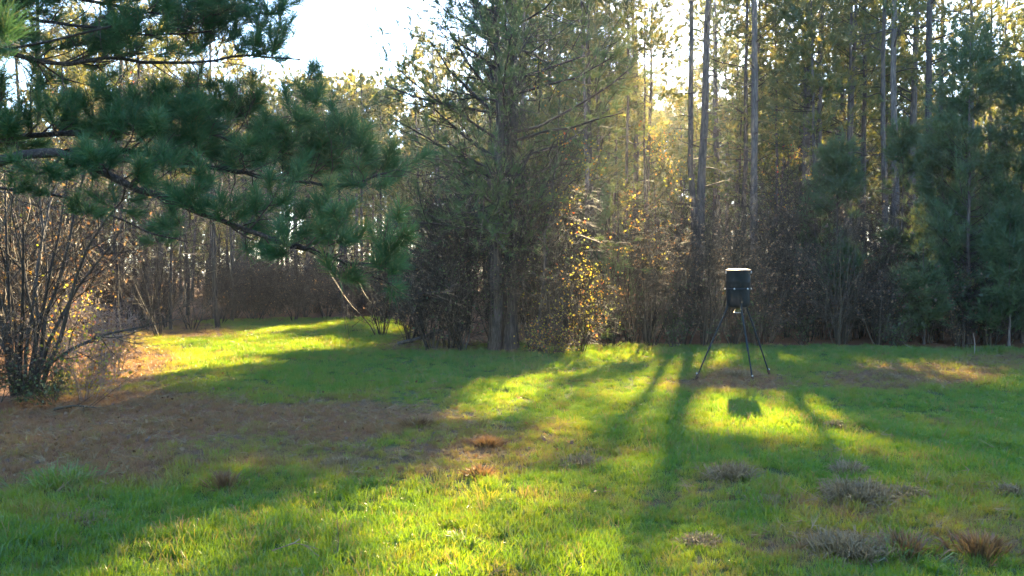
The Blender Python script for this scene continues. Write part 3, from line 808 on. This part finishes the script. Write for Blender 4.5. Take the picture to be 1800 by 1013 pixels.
for px, Y, H, lab in [(150, 13.2, 1.0, 'low red and brown leaved brush at the foot of the many stemmed shrub'), (95, 12.8, .8, 'low green leaved brush in front of the many stemmed shrub'), (-20, 12.6, 1.2, 'low brush at the very left edge, beside the many stemmed shrub'),
                      (200, 15.5, 1.3, 'sunlit straw coloured weeds right of the many stemmed shrub'), (110, 16.5, 1.6, 'sunlit yellow weeds behind the many stemmed shrub')]:
    mk_shrub('low_brush', lab, px_x(px, Y), Y, H, .9, M_PTWIG if px > 100 else M_TWIG, ns=14, k=7, k2=5, leaf=420, leafm=M_GREENLEAF if px == 95 else (M_AUTUMN if px in (110, 150) else M_DEADLEAF), cut=False, r=.006, lsize=.06, tw=.0025)

# ------------------------------------------------------------------ the pine whose limbs hang into the view at the left
FX, FY = -7.0, 8.4
fp = thing('overhanging_pine', 'near pine reaching long dark needled limbs in from the left above the brown grass', 'tree', base(FX, FY))
floc = np.array(fp.location)
n = 16; t = np.linspace(0, 1, n)
FP = np.stack([.2 * t, .1 * t, t * 15], -1); FR = .24 * (1 - t * .85) * (1 + .3 * np.exp(-t * 30))
Geo().add(*tubes(FP, FR, 14)).obj('trunk', M_BARK, fp)

def smooth_path(pts, n):
    pts = np.asarray(pts, float)
    d = np.concatenate([[0], np.cumsum(np.linalg.norm(np.diff(pts, axis=0), axis=1))])
    u = np.linspace(0, d[-1], n)
    P = np.stack([np.interp(u, d, pts[:, i]) for i in range(3)], -1)
    for _ in range(2):
        P[1:-1] = .25 * P[:-2] + .5 * P[1:-1] + .25 * P[2:]
    return P

def fore_limb(path, d0, d1, nb, t0, L, L2, dens, up=.28, nn=24, nl=.18, nw=.005, ang=(40, 85), label=None, from_trunk=None, k2=4, bare=6, low=.10):
    pts = [at(*p) for p in path]
    if from_trunk is not None:
        pts = [floc + np.array([.05, 0, from_trunk])] + pts
    P = smooth_path(pts, 30) - floc
    P = P + rng.normal(0, .008, P.shape)
    R = np.linspace(d0, d1, 30) / 2
    lb = Geo().add(*tubes(P, R * (1 + rng.normal(0, .05, 30)), 9)).obj('limb', M_LIMB, fp)
    if label:
        lb['label'] = label
    B, BR, _ = branch(P[None], R[None], nb, t0, 1, L, ang, 7, up * .35, .14, .45, .014, .3)
    okb = B[:, -1, 2] > B[:, 0, 2] - low
    B, BR = B[okb], BR[okb]
    C, CR, _ = branch(B, BR, k2, .3, 1, L2, (30, 75), 5, up * .7, .18, .7, .007, .5)
    okc = C[:, -1, 2] > C[:, 0, 2] - low * .6
    C, CR = C[okc], CR[okc]
    # dead bare side twigs
    D, DR, _ = branch(P[None], R[None], bare * 4, .1, 1, (.25, .8), (30, 85), 6, -.02, .28, .4, .008, .3)
    E, ER, _ = branch(D, DR, 4, .3, 1, (.1, .35), (30, 70), 4, 0, .25, .7, .004, .5)
    Geo().add(*tubes(B, BR, 5)).add(*tubes(C, np.maximum(CR, .003), 4)).add(*tubes(D, np.maximum(DR, .003), 4)).add(*tubes(E, np.maximum(ER, .002), 3)).obj('twigs', M_DTWIG, lb, kind='stuff')
    cs, ax = [], []
    for f in np.linspace(.35, 1, dens + 3):
        for Q in (C,):
            i = f * (Q.shape[1] - 1); i0 = min(int(i), Q.shape[1] - 2); fr = i - i0
            cs.append(Q[:, i0] * (1 - fr) + Q[:, i0 + 1] * fr); ax.append(unit(Q[:, i0 + 1] - Q[:, i0]) + np.array([0, 0, .55]))
    cs.append(B[:, -1]); ax.append(unit(B[:, -1] - B[:, -2]) + np.array([0, 0, .3]))
    Geo().add(*tufts(np.concatenate(cs), np.concatenate(ax), nn, nl, nw, .95, segs=2, shoot=.08, droop=.10)).obj('needles', M_NEAR, lb, smooth=False, kind='stuff')
    return lb

fore_limb([(-40, 295, 8.2), (0, 285, 8.1), (60, 267, 8.0), (105, 264, 7.9), (160, 292, 7.9), (230, 326, 7.8), (300, 355, 7.8), (370, 380, 7.7), (430, 400, 7.7), (480, 425, 7.6), (530, 436, 7.6), (590, 462, 7.5), (660, 468, 7.5)], .135, .022, 26, .48, (.22, .5), (.15, .3), 3, .35, from_trunk=2.6, bare=5, low=.32, label='thick lowest limb arching down to the right')
fore_limb([(120, 268, 7.9), (170, 268, 8.2), (240, 262, 8.5), (320, 284, 8.7), (400, 298, 8.8), (470, 312, 8.8), (560, 325, 8.9), (620, 326, 8.9), (680, 305, 9.0)], .075, .02, 58, .10, (.35, .65), (.18, .36), 3, .3, bare=6, label='middle limb running level and turning up at its tip')
fore_limb([(-40, 240, 8.6), (60, 240, 8.6), (130, 236, 8.7), (220, 225, 8.8), (330, 235, 8.9), (430, 250, 9.0), (520, 240, 9.1)], .09, .02, 60, .22, (.32, .6), (.18, .34), 3, .26, from_trunk=2.9, bare=5, label='limb half hidden in its own needles above the middle limb')
fore_limb([(-40, 80, 8.6), (40, 100, 8.6), (110, 118, 8.5), (180, 98, 8.5), (250, 105, 8.6), (330, 118, 8.7), (420, 95, 8.8), (530, 104, 8.9)], .07, .016, 66, .2, (.45, .85), (.18, .34), 3, .26, from_trunk=3.8, bare=6, label='upper limb across the top left')
fore_limb([(-40, 20, 8.3), (60, 36, 8.3), (170, 52, 8.2), (280, 62, 8.3), (370, 55, 8.4)], .06, .014, 52, .12, (.4, .7), (.18, .34), 3, .26, from_trunk=4.1, bare=4, label='short limb between the two upper limbs')
fore_limb([(-60, -60, 8.6), (60, -20, 8.6), (200, 10, 8.6), (320, 30, 8.7), (420, 20, 8.8)], .07, .016, 56, .15, (.45, .8), (.2, .36), 3, .26, from_trunk=4.6, bare=4, label='topmost visible limb running along the upper edge')
fore_limb([(500, 430, 7.6), (560, 440, 7.5), (620, 470, 7.4), (690, 500, 7.4)], .03, .01, 3, .75, (.12, .22), (.10, .18), 3, .3, bare=2, label='thin drooping end of the lowest limb')
fore_limb([(-80, 330, 9.4), (60, 330, 9.6), (180, 370, 9.8), (260, 410, 10), (330, 425, 10)], .06, .014, 12, .45, (.35, .6), (.16, .3), 3, .2, from_trunk=2.2, bare=6, label='lower back limb behind the thick lowest limb')
fore_limb([(-120, 60, 3.4), (0, 92, 3.2), (60, 106, 3.15), (110, 104, 3.1), (150, 86, 3.1), (185, 40, 3.1)], .022, .008, 6, .35, (.10, .22), (.06, .12), 2, .35, from_trunk=3.1, nn=46, nl=.17, nw=.002, bare=0, label='nearest limb, blurred, at the top left corner', k2=2)
# the unseen upper crown of the same pine
LP, LR, lt = branch(FP[None], FR[None], 34, .36, .98, (2.4, 4.2), (55, 85), 6, .05, .1, .34, .08, .3, lambda tt: np.clip(1.25 - tt, .2, 1))
BP, BR, _ = branch(LP, LR, 7, .3, 1, (.6, 1.1), (25, 60), 4, .12, .14, .6, .02, .4)
# keep these limbs above the limbs that are built one by one
m_ = BP[:, -1, 2] > 5.2
BP, BR = BP[m_], BR[m_]
g = Geo().add(*tufts(np.concatenate([BP[:, -1], BP[:, 2]]), np.concatenate([BP[:, -1] - BP[:, -2]] * 2) + [0, 0, .1], 18, .22, .008, .8, shoot=.15)).obj('crown', M_NEAR, fp, smooth=False, kind='stuff')
Geo().add(*tubes(LP[LP[:, -1, 2] > 5.4], LR[LP[:, -1, 2] > 5.4], 5)).add(*tubes(BP, BR, 3)).obj('branches', M_DTWIG, g, kind='stuff')

# ------------------------------------------------------------------ far wood: copies that share their meshes
far = []
for i in range(5):
    r = mk_pine('far_pine', 'far pine closing the wood against the sky', 0, 0, rng.uniform(13, 17), .24, [1.2, 5.5, 2.0, 3.0, 1.5][i], rng.uniform(2, 2.8), nl=30, k=7, nn=14, nlen=.36, nw=.06, stubs=4, cut=False, group='far pines closing the wood')
    far.append(r)
fpos = []
while len(fpos) < 335:
    px, Y = (rng.uniform(-700, 2500), rng.uniform(72, 125)) if len(fpos) > 215 else (rng.uniform(1070, 1260), rng.uniform(85, 112)) if len(fpos) > 200 else (rng.uniform(-500, 420), rng.uniform(62, 95)) if len(fpos) > 140 else (rng.uniform(150, 1100), rng.uniform(62, 90)) if len(fpos) > 70 else (rng.uniform(850, 1900), rng.uniform(82, 110))
    x = px_x(px, Y)
    if any((x - a) ** 2 + (Y - b) ** 2 < 9 for a, b in fpos):
        continue
    fpos.append((x, Y))
for i, (x, Y) in enumerate(fpos):
    px = 900 + x / Y * F
    sc = rng.uniform(.85, 1.1)
    lim = top_limit(px, Y)
    r = far[i % 5]
    h = max(v.co.z for v in [r.children[0].data.vertices[k] for k in (0, len(r.children[0].data.vertices) - 1)])
    if px > 780 and Y > 80:
        sc *= 1.4
    sc = min(sc, lim / h)
    if i < 5:
        r.location = base(x, Y); r.scale = (sc, sc, sc)
    else:
        r = copy_thing(r, base(x, Y), rng.random() * 6.28, sc)
    r['label'] = 'distant pine against the sky ' + zone(px)

# unseen wood added behind the viewer to block low skylight
g = Geo()
tx = rng.uniform(-46, 46, 64); ty = -13 - rng.random(64) * 22 + np.abs(tx) * .28
hh = rng.uniform(12, 19, 64)
tz = np.linspace(0, 1, 6)
g.add(*tubes(np.stack([np.repeat(tx[:, None], 6, 1), np.repeat(ty[:, None], 6, 1), tz[None] * hh[:, None]], -1), .16 * (1 - .8 * tz)[None].repeat(64, 0), 5))
nb_ = 90
cz = rng.random((64, nb_)) ** .8
rr_ = 2.6 * (1.1 - cz) * np.sqrt(rng.random((64, nb_))) + .2
th = rng.random((64, nb_)) * 6.28
cc = np.stack([tx[:, None] + rr_ * np.cos(th), ty[:, None] + rr_ * np.sin(th), (.06 + .94 * cz) * hh[:, None]], -1).reshape(-1, 3)
g.add(*tufts(cc, rng.normal(0, .5, cc.shape) + [0, 0, .6], 5, 1.1, .34, 1.2))
g.obj('unseen_woodland', M_YOUNG, smooth=False, kind='stuff')

# ------------------------------------------------------------------ game feeder
def simple(name, color, rough, metal=0., noise=0., c2=None):
    m, nt, out = newmat(name)
    p = nt.nodes.new('ShaderNodeBsdfPrincipled'); p.inputs['Roughness'].default_value = rough; p.inputs['Metallic'].default_value = metal
    p.inputs['Specular IOR Level'].default_value = .5 if metal else .16
    no = nt.nodes.new('ShaderNodeTexNoise'); no.inputs['Scale'].default_value = 14; no.inputs['Detail'].default_value = 7
    tc = nt.nodes.new('ShaderNodeTexCoord'); nt.links.new(tc.outputs['Object'], no.inputs['Vector'])
    nt.links.new(ramp(nt, no.outputs['Fac'], [(.35, color), (.7, c2 or tuple(min(1, c * 1.6) for c in color))]), p.inputs['Base Color'])
    nt.links.new(p.outputs[0], out.inputs[0])
    return m
M_BARREL = simple('dark green steel paint', (.007, .010, .010), .6)
M_LID = simple('weathered steel lid', (.34, .30, .26), .38, .85)
M_LEG = simple('dark blue green leg paint', (.010, .018, .022), .45)
M_RUST = simple('rusty feet', (.07, .04, .028), .8, 0, 0, (.14, .075, .045))
M_BOLT = simple('zinc bolts', (.5, .5, .48), .3, .9)
M_BOX = simple('olive control box', (.10, .09, .04), .5)

def lathe(prof, s=40, c=(0, 0, 0)):
    prof = np.asarray(prof, float)
    an = np.arange(s) * 2 * np.pi / s
    v = np.stack([prof[:, None, 0] * np.cos(an), prof[:, None, 0] * np.sin(an), np.repeat(prof[:, 1:2], s, 1)], -1) + np.array(c)
    idx = np.arange(len(prof) * s).reshape(len(prof), s)
    q = np.stack([idx[:-1], np.roll(idx[:-1], -1, 1), np.roll(idx[1:], -1, 1), idx[1:]], -1).reshape(-1, 4)
    return v.reshape(-1, 3), q, None, None

def box(c, d):
    c, d = np.asarray(c, float), np.asarray(d, float) / 2
    v = np.array([[x, y, z] for x in (-1, 1) for y in (-1, 1) for z in (-1, 1)]) * d + c
    return v, np.array([[0, 1, 3, 2], [4, 6, 7, 5], [0, 4, 5, 1], [2, 3, 7, 6], [0, 2, 6, 4], [1, 5, 7, 3]]), None, None

feet = [grd(1222, 667), grd(1324, 672), grd(1354, 662)]
fc = at(1297, 600, 15.72)[:2]
fb = thing('game_feeder', 'dark barrel game feeder on three splayed legs standing in the grass', 'feeder', (fc[0], fc[1], float(gz(*fc))))
fl = np.array(fb.location)
Zt, Zr, Zb = 1.955 - fl[2], 1.615 - fl[2], 1.275 - fl[2]
lower = Geo().add(*lathe([(0.0, Zb), (.06, Zb), (.150, Zb + .004), (.182, Zb + .022), (.200, Zb + .06), (.2055, Zb + .12), (.207, Zr - .012), (.207, Zr - .008)])).obj('lower_barrel', M_BARREL, fb)
upper = Geo().add(*lathe([(.214, Zr + .010), (.216, Zr + .014), (.217, Zr + .12), (.2195, Zr + .13), (.217, Zr + .14), (.216, Zt - .045), (.2185, Zt - .035), (.214, Zt - .03), (.0, Zt - .03)])).obj('upper_barrel', M_BARREL, fb)
ring = Geo().add(*lathe([(.207, Zr - .012), (.224, Zr - .012), (.227, Zr - .004), (.227, Zr + .006), (.222, Zr + .012), (.207, Zr + .012)])).obj('ring', M_LEG, fb)
for a_ in (math.radians(3), math.radians(178), math.radians(62), math.radians(118), math.radians(240), math.radians(300)):
    c = np.array([math.cos(a_) * .236, math.sin(a_) * .236, Zr])
    Geo().add(*lathe([(0, -.014), (.011, -.014), (.011, .012), (.006, .018), (0, .018)], 6, c)).add(*box(c, (.03, .03, .006))).obj('bolt', M_BOLT, ring)
lid = Geo().add(*lathe([(.0, Zt + .016), (.08, Zt + .0155), (.16, Zt + .012), (.212, Zt + .004), (.222, Zt - .003)])).obj('lid', M_LID, fb)
Geo().add(*lathe([(.222, Zt - .003), (.2265, Zt - .008), (.2265, Zt - .034), (.222, Zt - .034), (.222, Zt - .012)])).obj('lid_rim', M_BARREL, lid)
for sx in (-1, 1):
    Geo().add(*box((sx * .226, -.03, Zt - .045), (.016, .03, .04))).obj('lid_latch', M_BOLT, lid)
cb = Geo().add(*lathe([(0, Zb + .005), (.05, Zb + .004), (.034, Zb - .035), (.034, Zb - .05), (0, Zb - .05)], 20)).add(*box((0, 0, Zb - .06), (.11, .09, .035))).obj('control_box', M_BOX, fb)
Geo().add(*lathe([(0, Zb - .092), (.075, Zb - .092), (.078, Zb - .082), (.073, Zb - .082), (.07, Zb - .088), (0, Zb - .088)], 24)).add(*tubes(np.array([[[0, 0, Zb - .09], [0, 0, Zb - .075]]]), np.array([[.006, .006]]), 8)).obj('spinner_plate', M_BOLT, cb)
tops = [at(1279, 540, 15.7), at(1303, 543, 15.52), at(1313, 542, 15.85)]
for ft, tp_ in zip(feet, tops):
    ft = ft.copy(); ft[2] = float(gz(ft[0], ft[1])) - .02
    a_, b_ = tp_ - fl, ft - fl
    ctr = np.array([0, 0, a_[2]]); o = unit(a_ - ctr)
    a0 = a_ + np.array([0, 0, .10]) - o * .0
    u = np.linspace(0, 1, 12)[:, None]
    path = a_ * (1 - u) + b_ * u + np.array([0, 0, -.025]) * np.sin(u * np.pi) + o * .02 * np.sin(u * np.pi)
    cut_ = 10
    lg = Geo().add(*tubes(np.concatenate([a0[None], path[:cut_ + 1]])[None], np.array([[.017] * 7 + [.0135] * (cut_ - 5)]), 10)).obj('leg', M_LEG, fb)
    Geo().add(*tubes(path[5:7][None] + 0, np.array([[.019, .019]]), 10)).obj('collar', M_LEG, lg)
    d = unit(path[-1] - path[-2])
    p9 = path[-2] - d * .03
    foot = np.stack([p9, p9 + d * .03, (p9 + path[-1]) / 2, path[-1]])
    Geo().add(*tubes(foot[None], np.array([[.018, .027, .025, .012]]), 8)).add(*box(path[-1] + [0, 0, .035], (.075, .05, .012))).obj('foot', M_RUST, lg)
    Geo().add(*box(p9 + o * .03, (.022, .022, .03))).obj('bolt', M_BOLT, lg)

# ------------------------------------------------------------------ clumps of dry grass and other things lying about in the turf
def tussock(name, label, px, py, wpx, hpx, mat, n=None, sp=.9, droop=.35, group=None, cat='grass clump'):
    g0 = grd(px, py); Y = g0[1]; sc = Y / F
    w, h = wpx * sc, hpx * sc
    n = n or 110
    c = np.stack([rng.normal(0, w * .27, n), rng.normal(0, w * .27, n), np.zeros(n)], -1)
    ax = np.stack([c[:, 0] / w * 1.6, c[:, 1] / w * 1.6, np.ones(n)], -1)
    o = Geo().add(*tufts(c, ax, 5, h * 1.45, .0075, sp, segs=2, shoot=.02, droop=droop)).obj(name, mat, None, (g0[0], g0[1], float(gz(g0[0], g0[1]))), smooth=False)
    return tag(o, label, cat, group)
for a in [
    ('largest grey dead grass clump, lying in the green turf at the lower right', 1508, 886, 95, 40, M_TUSS, 170),
    ('small dark dead grass clump just right of the largest grey clump', 1600, 884, 52, 24, M_TUSS, 80),
    ('grey brown dead grass mound near the bottom edge below the largest clump', 1490, 985, 95, 46, M_TUSS, 170),
    ('reddish brown stubble clump at the bottom right corner', 1725, 985, 90, 38, M_DEADLEAF, 60),
    ('upright brown stubble clump mixed with green blades, right of the bottom mound', 1590, 985, 70, 42, M_DEADLEAF, 50),
    ('long green blades growing through the upright brown stubble at the lower right', 1575, 992, 80, 44, M_TALL, 26),
    ('brown grass clump below the feeder shadow, in the shaded turf', 1290, 846, 55, 32, M_TUSS, 80),
    ('brown grass clump above the largest grey clump', 1492, 842, 42, 30, M_TUSS, 60),
    ('dark brown grass clump at mid grass, right of the straw clump', 845, 838, 36, 24, M_DEADLEAF, 60),
    ('straw yellow grass clump in the shaded brown turf at centre left', 602, 812, 44, 22, M_TUSS, 80),
    ('brown grass clump right beside the sunlit feeder patch', 1470, 757, 30, 16, M_TUSS, 60),
    ('flat brown grass clump in the sunlit strip left of centre', 1022, 808, 64, 20, M_TUSS, 90),
    ('thin flat dead grass patch right of centre in the shade', 1350, 890, 70, 14, M_TUSS, 70),
    ('tall arching green grass tuft in the brown turf at the lower left', 108, 850, 100, 44, M_TALL, 60),
    ('rust brown grass clump between the two small sunlit patches', 735, 748, 44, 16, M_DEADLEAF, 70),
    ('dry grass clump standing on the right sunlit patch', 1565, 668, 30, 14, M_TUSS, 50),
    ('dry grass clump under the feeder barrel', 1293, 664, 40, 14, M_TUSS, 70),
    ('dry grass clump in the shade near the right edge', 1772, 880, 50, 22, M_TUSS, 60),
    ('pale dead grass patch in the lower left shade', 130, 912, 90, 18, M_TUSS, 90),
    ('brown stalks standing in the half lit turf left of centre', 395, 850, 34, 30, M_DEADLEAF, 40),
    ('long loose green blades sticking up at the bottom centre', 815, 965, 60, 34, M_TALL, 16),
    ('brown grass clump near the bottom, left of the bottom mound', 1235, 965, 60, 22, M_TUSS, 70),
    ('rust coloured grass clump on the small sunlit brown patch', 858, 778, 44, 18, M_DEADLEAF, 70),
]:
    lab, px, py, w, h, mt, n = a
    tussock('grass_clump', lab, px, py, w, h, mt, n, .5 if mt is M_TALL else .3 if mt is M_DEADLEAF else .75, .22 if mt is M_DEADLEAF else .4)

def stalk(name, label, px, py, top, bend, r, mat, side=5, cat='weed'):
    g0 = grd(px, py); Y = g0[1]
    p1 = at(top[0], top[1], Y)
    o = np.array([g0[0], g0[1], float(gz(g0[0], g0[1]))])
    u = np.linspace(0, 1, 9)[:, None]
    P = (p1 - o) * u + np.array([bend, 0, 0]) * np.sin(u * np.pi) + rng.normal(0, .006, (9, 3)) * u
    R = np.linspace(r, r * .35, 9)
    q = branch(P[None], R[None], side, .35, 1, (.05, .16), (25, 60), 4, .1, .15, .6, .003, .5)
    root = Geo().add(*tubes(P, R, 5)).obj(name, mat, None, o)
    Geo().add(*tubes(q[0], np.maximum(q[1], .0012), 3)).obj('side_twigs', mat, root, kind='stuff')
    tag(root, label, cat)
stalk('dead_weed', 'thin dry weed stalk standing in the bright turf at the bottom left', 592, 985, (586, 892), .02, .004, M_TWIG, 7)
stalk('dead_weed', 'tall pale weed stalk at the wood edge under the big young pine', 1713, 622, (1711, 585), .02, .012, M_PTWIG, 4)
stalk('dead_weed', 'pale slanting stalk at the foot of the thicket, right of the feeder', 1606, 620, (1590, 606), .05, .010, M_PTWIG, 2)
def fallen(label, pts, r, mat, ns=9):
    P = np.array([grd(*p[:2]) + [0, 0, p[2]] for p in pts]); P[:, 2] += gz(P[:, 0], P[:, 1])
    o = P[0].copy(); P = smooth_path(P, 14) - o
    R = np.linspace(r, r * .4, 14)
    q = branch(P[None], R[None], ns, .2, 1, (.3, .8) if ns > 3 else (.05, .12), (25, 70), 5, .05, .2, .5, .012, .3)
    root = Geo().add(*tubes(P, R, 7)).obj('fallen_branch', mat, None, o)
    Geo().add(*tubes(q[0], np.maximum(q[1], .003), 4)).obj('side_twigs', mat, root, kind='stuff')
    tag(root, label, 'branch')
fallen('dark fallen branch lying in the grass at the left foot of the twin tree', [(700, 612, .12), (740, 614, .25), (790, 600, .45), (840, 606, .6)], .05, M_DBARK)
fallen('grey stick lying on the brown litter under the many stemmed shrub', [(95, 724, .05), (130, 722, .08), (170, 724, .06)], .02, M_TWIG)
fallen('pale bent stick lying in the bright turf at the bottom edge', [(478, 995, .12), (520, 990, .15), (560, 997, .12)], .004, M_PTWIG, 2)

# ------------------------------------------------------------------ leaf litter
n = 26000
lx = np.concatenate([rng.uniform(-14, 3, n // 2), rng.uniform(-30, 30, n // 2)]); ly = np.concatenate([rng.uniform(7, 30, n // 2), rng.uniform(8, 34, n // 2)])
pk = rng.random(n) < np.clip(np.where(in_clearing(lx, ly), dryness(lx, ly) - .35, .7), 0, 1)
lx, ly = lx[pk], ly[pk]
Geo().add(*leaves(np.stack([lx, ly, gz(lx, ly) + rng.uniform(.01, .07, len(lx))], -1), .055, 1.2)).obj('leaf_litter', M_DEADLEAF, smooth=False, kind='stuff')

n = 14000
lx = rng.uniform(-14, 12, n); ly = 4.5 + rng.random(n) ** 1.3 * 22
pk = rng.random(n) < np.clip(dryness(lx, ly) - .3, 0, 1) * in_clearing(lx, ly)
lx, ly = lx[pk], ly[pk]
ax = rng.normal(0, 1, (len(lx), 3)) * [1, 1, .12] + [0, 0, .12]
Geo().add(*tufts(np.stack([lx, ly, gz(lx, ly) + rng.uniform(.02, .09, len(lx))], -1), ax, 6, .20, .006, .6, shoot=.06)).obj('straw', M_TUSS, smooth=False, kind='stuff')

# ------------------------------------------------------------------ grass: small tufts set on scattered points
src = bpy.data.collections.new('grass tufts')
NV = 10
for i in range(NV):
    nb = 34 if i < 8 else 7
    c = np.stack([rng.normal(0, .045, nb), rng.normal(0, .045, nb), np.zeros(nb)], -1)
    ax = np.stack([rng.normal(0, .32, nb), rng.normal(0, .32, nb), np.ones(nb)], -1)
    g = Geo().add(*tufts(c, ax, 1, (.125 if i < 8 else .20) * (1.0 + .25 * (i % 3 - 1)), .0044, .25, segs=2, shoot=.01, droop=.22 if i % 2 else .35))
    o = bpy.data.objects.new('grass_tuft', g.mesh('grass_tuft', M_GRASS, False))
    src.objects.link(o)
pts = []
for (y0, y1, den, sc0) in [(3.6, 7, 360, .80), (7, 11, 230, .82), (11, 17, 140, .85), (17, 24, 90, .95), (24, 37, 50, 1.15)]:
    w1 = y1 * .62 + 1.5
    n = int(den * 2 * w1 * (y1 - y0))
    x = rng.uniform(-w1, w1, n); y = rng.uniform(y0, y1, n)
    ok = in_clearing(x, y)
    x, y = x[ok], y[ok]
    pts.append(np.stack([x, y, np.full(len(x), sc0)], -1))
pts = np.concatenate(pts)
x, y, s0 = pts.T
dr = dryness(x, y)
hv = fnoise(x * .8 + 50, y * .8 + 20)
dryv = np.clip(dr * .95 + rng.normal(0, .14, len(x)) + (rng.random(len(x)) < .07) * .45, 0, 1)
scl = s0 * rng.uniform(.65, 1.25, len(x)) * (.55 + .9 * hv) * np.where(dryv > .6, .72, 1)
thin = rng.random(len(x)) < np.where(dryv > .6, .85, 1)
x, y, scl, dryv = x[thin], y[thin], scl[thin], dryv[thin]
print('grass tufts', len(x))
idx = np.where(rng.random(len(x)) < .09, rng.integers(8, NV, len(x)), rng.integers(0, 8, len(x)))
dryv = np.where(idx >= 8, np.clip(.55 + .3 * rng.random(len(x)), 0, 1), dryv)
me = bpy.data.meshes.new('grass')
me.vertices.add(len(x))
me.vertices.foreach_set('co', np.stack([x, y, gz(x, y) - .005], -1).astype(np.float32).ravel())
me.attributes.new('scl', 'FLOAT', 'POINT').data.foreach_set('value', scl.astype(np.float32))
me.attributes.new('dry', 'FLOAT', 'POINT').data.foreach_set('value', dryv.astype(np.float32))
rotv = np.stack([rng.normal(0, .14, len(x)) + np.where(dryv > .6, .35, 0), rng.normal(0, .14, len(x)), rng.uniform(0, 6.28, len(x))], -1)
me.attributes.new('rot', 'FLOAT_VECTOR', 'POINT').data.foreach_set('vector', rotv.astype(np.float32).ravel())
me.attributes.new('idx', 'INT', 'POINT').data.foreach_set('value', idx.astype(np.int32))
go = bpy.data.objects.new('grass', me)
COL.objects.link(go)
go['kind'] = 'stuff'
me.materials.append(M_GRASS)
ng = bpy.data.node_groups.new('grass scatter', 'GeometryNodeTree')
ng.interface.new_socket('Geometry', in_out='INPUT', socket_type='NodeSocketGeometry')
ng.interface.new_socket('Geometry', in_out='OUTPUT', socket_type='NodeSocketGeometry')
N = ng.nodes.new
gi_, go_ = N('NodeGroupInput'), N('NodeGroupOutput')
ci = N('GeometryNodeCollectionInfo'); ci.inputs['Collection'].default_value = src
ci.inputs['Separate Children'].default_value = True; ci.inputs['Reset Children'].default_value = True
ip = N('GeometryNodeInstanceOnPoints'); ip.inputs['Pick Instance'].default_value = True
def na(name, typ):
    a = N('GeometryNodeInputNamedAttribute'); a.data_type = typ; a.inputs['Name'].default_value = name
    return a.outputs['Attribute']
e2r = N('FunctionNodeEulerToRotation')
ng.links.new(gi_.outputs[0], ip.inputs['Points']); ng.links.new(ci.outputs[0], ip.inputs['Instance'])
ng.links.new(na('idx', 'INT'), ip.inputs['Instance Index'])
ng.links.new(na('rot', 'FLOAT_VECTOR'), e2r.inputs[0]); ng.links.new(e2r.outputs[0], ip.inputs['Rotation'])
ng.links.new(na('scl', 'FLOAT'), ip.inputs['Scale'])
ng.links.new(ip.outputs[0], go_.inputs[0])
md = go.modifiers.new('scatter', 'NODES'); md.node_group = ng

for o_ in COL.objects:
    if 'label' in o_ and len(o_['label'].replace('-', ' ').split()) > 16:
        print('LONG', o_.name, o_['label'])
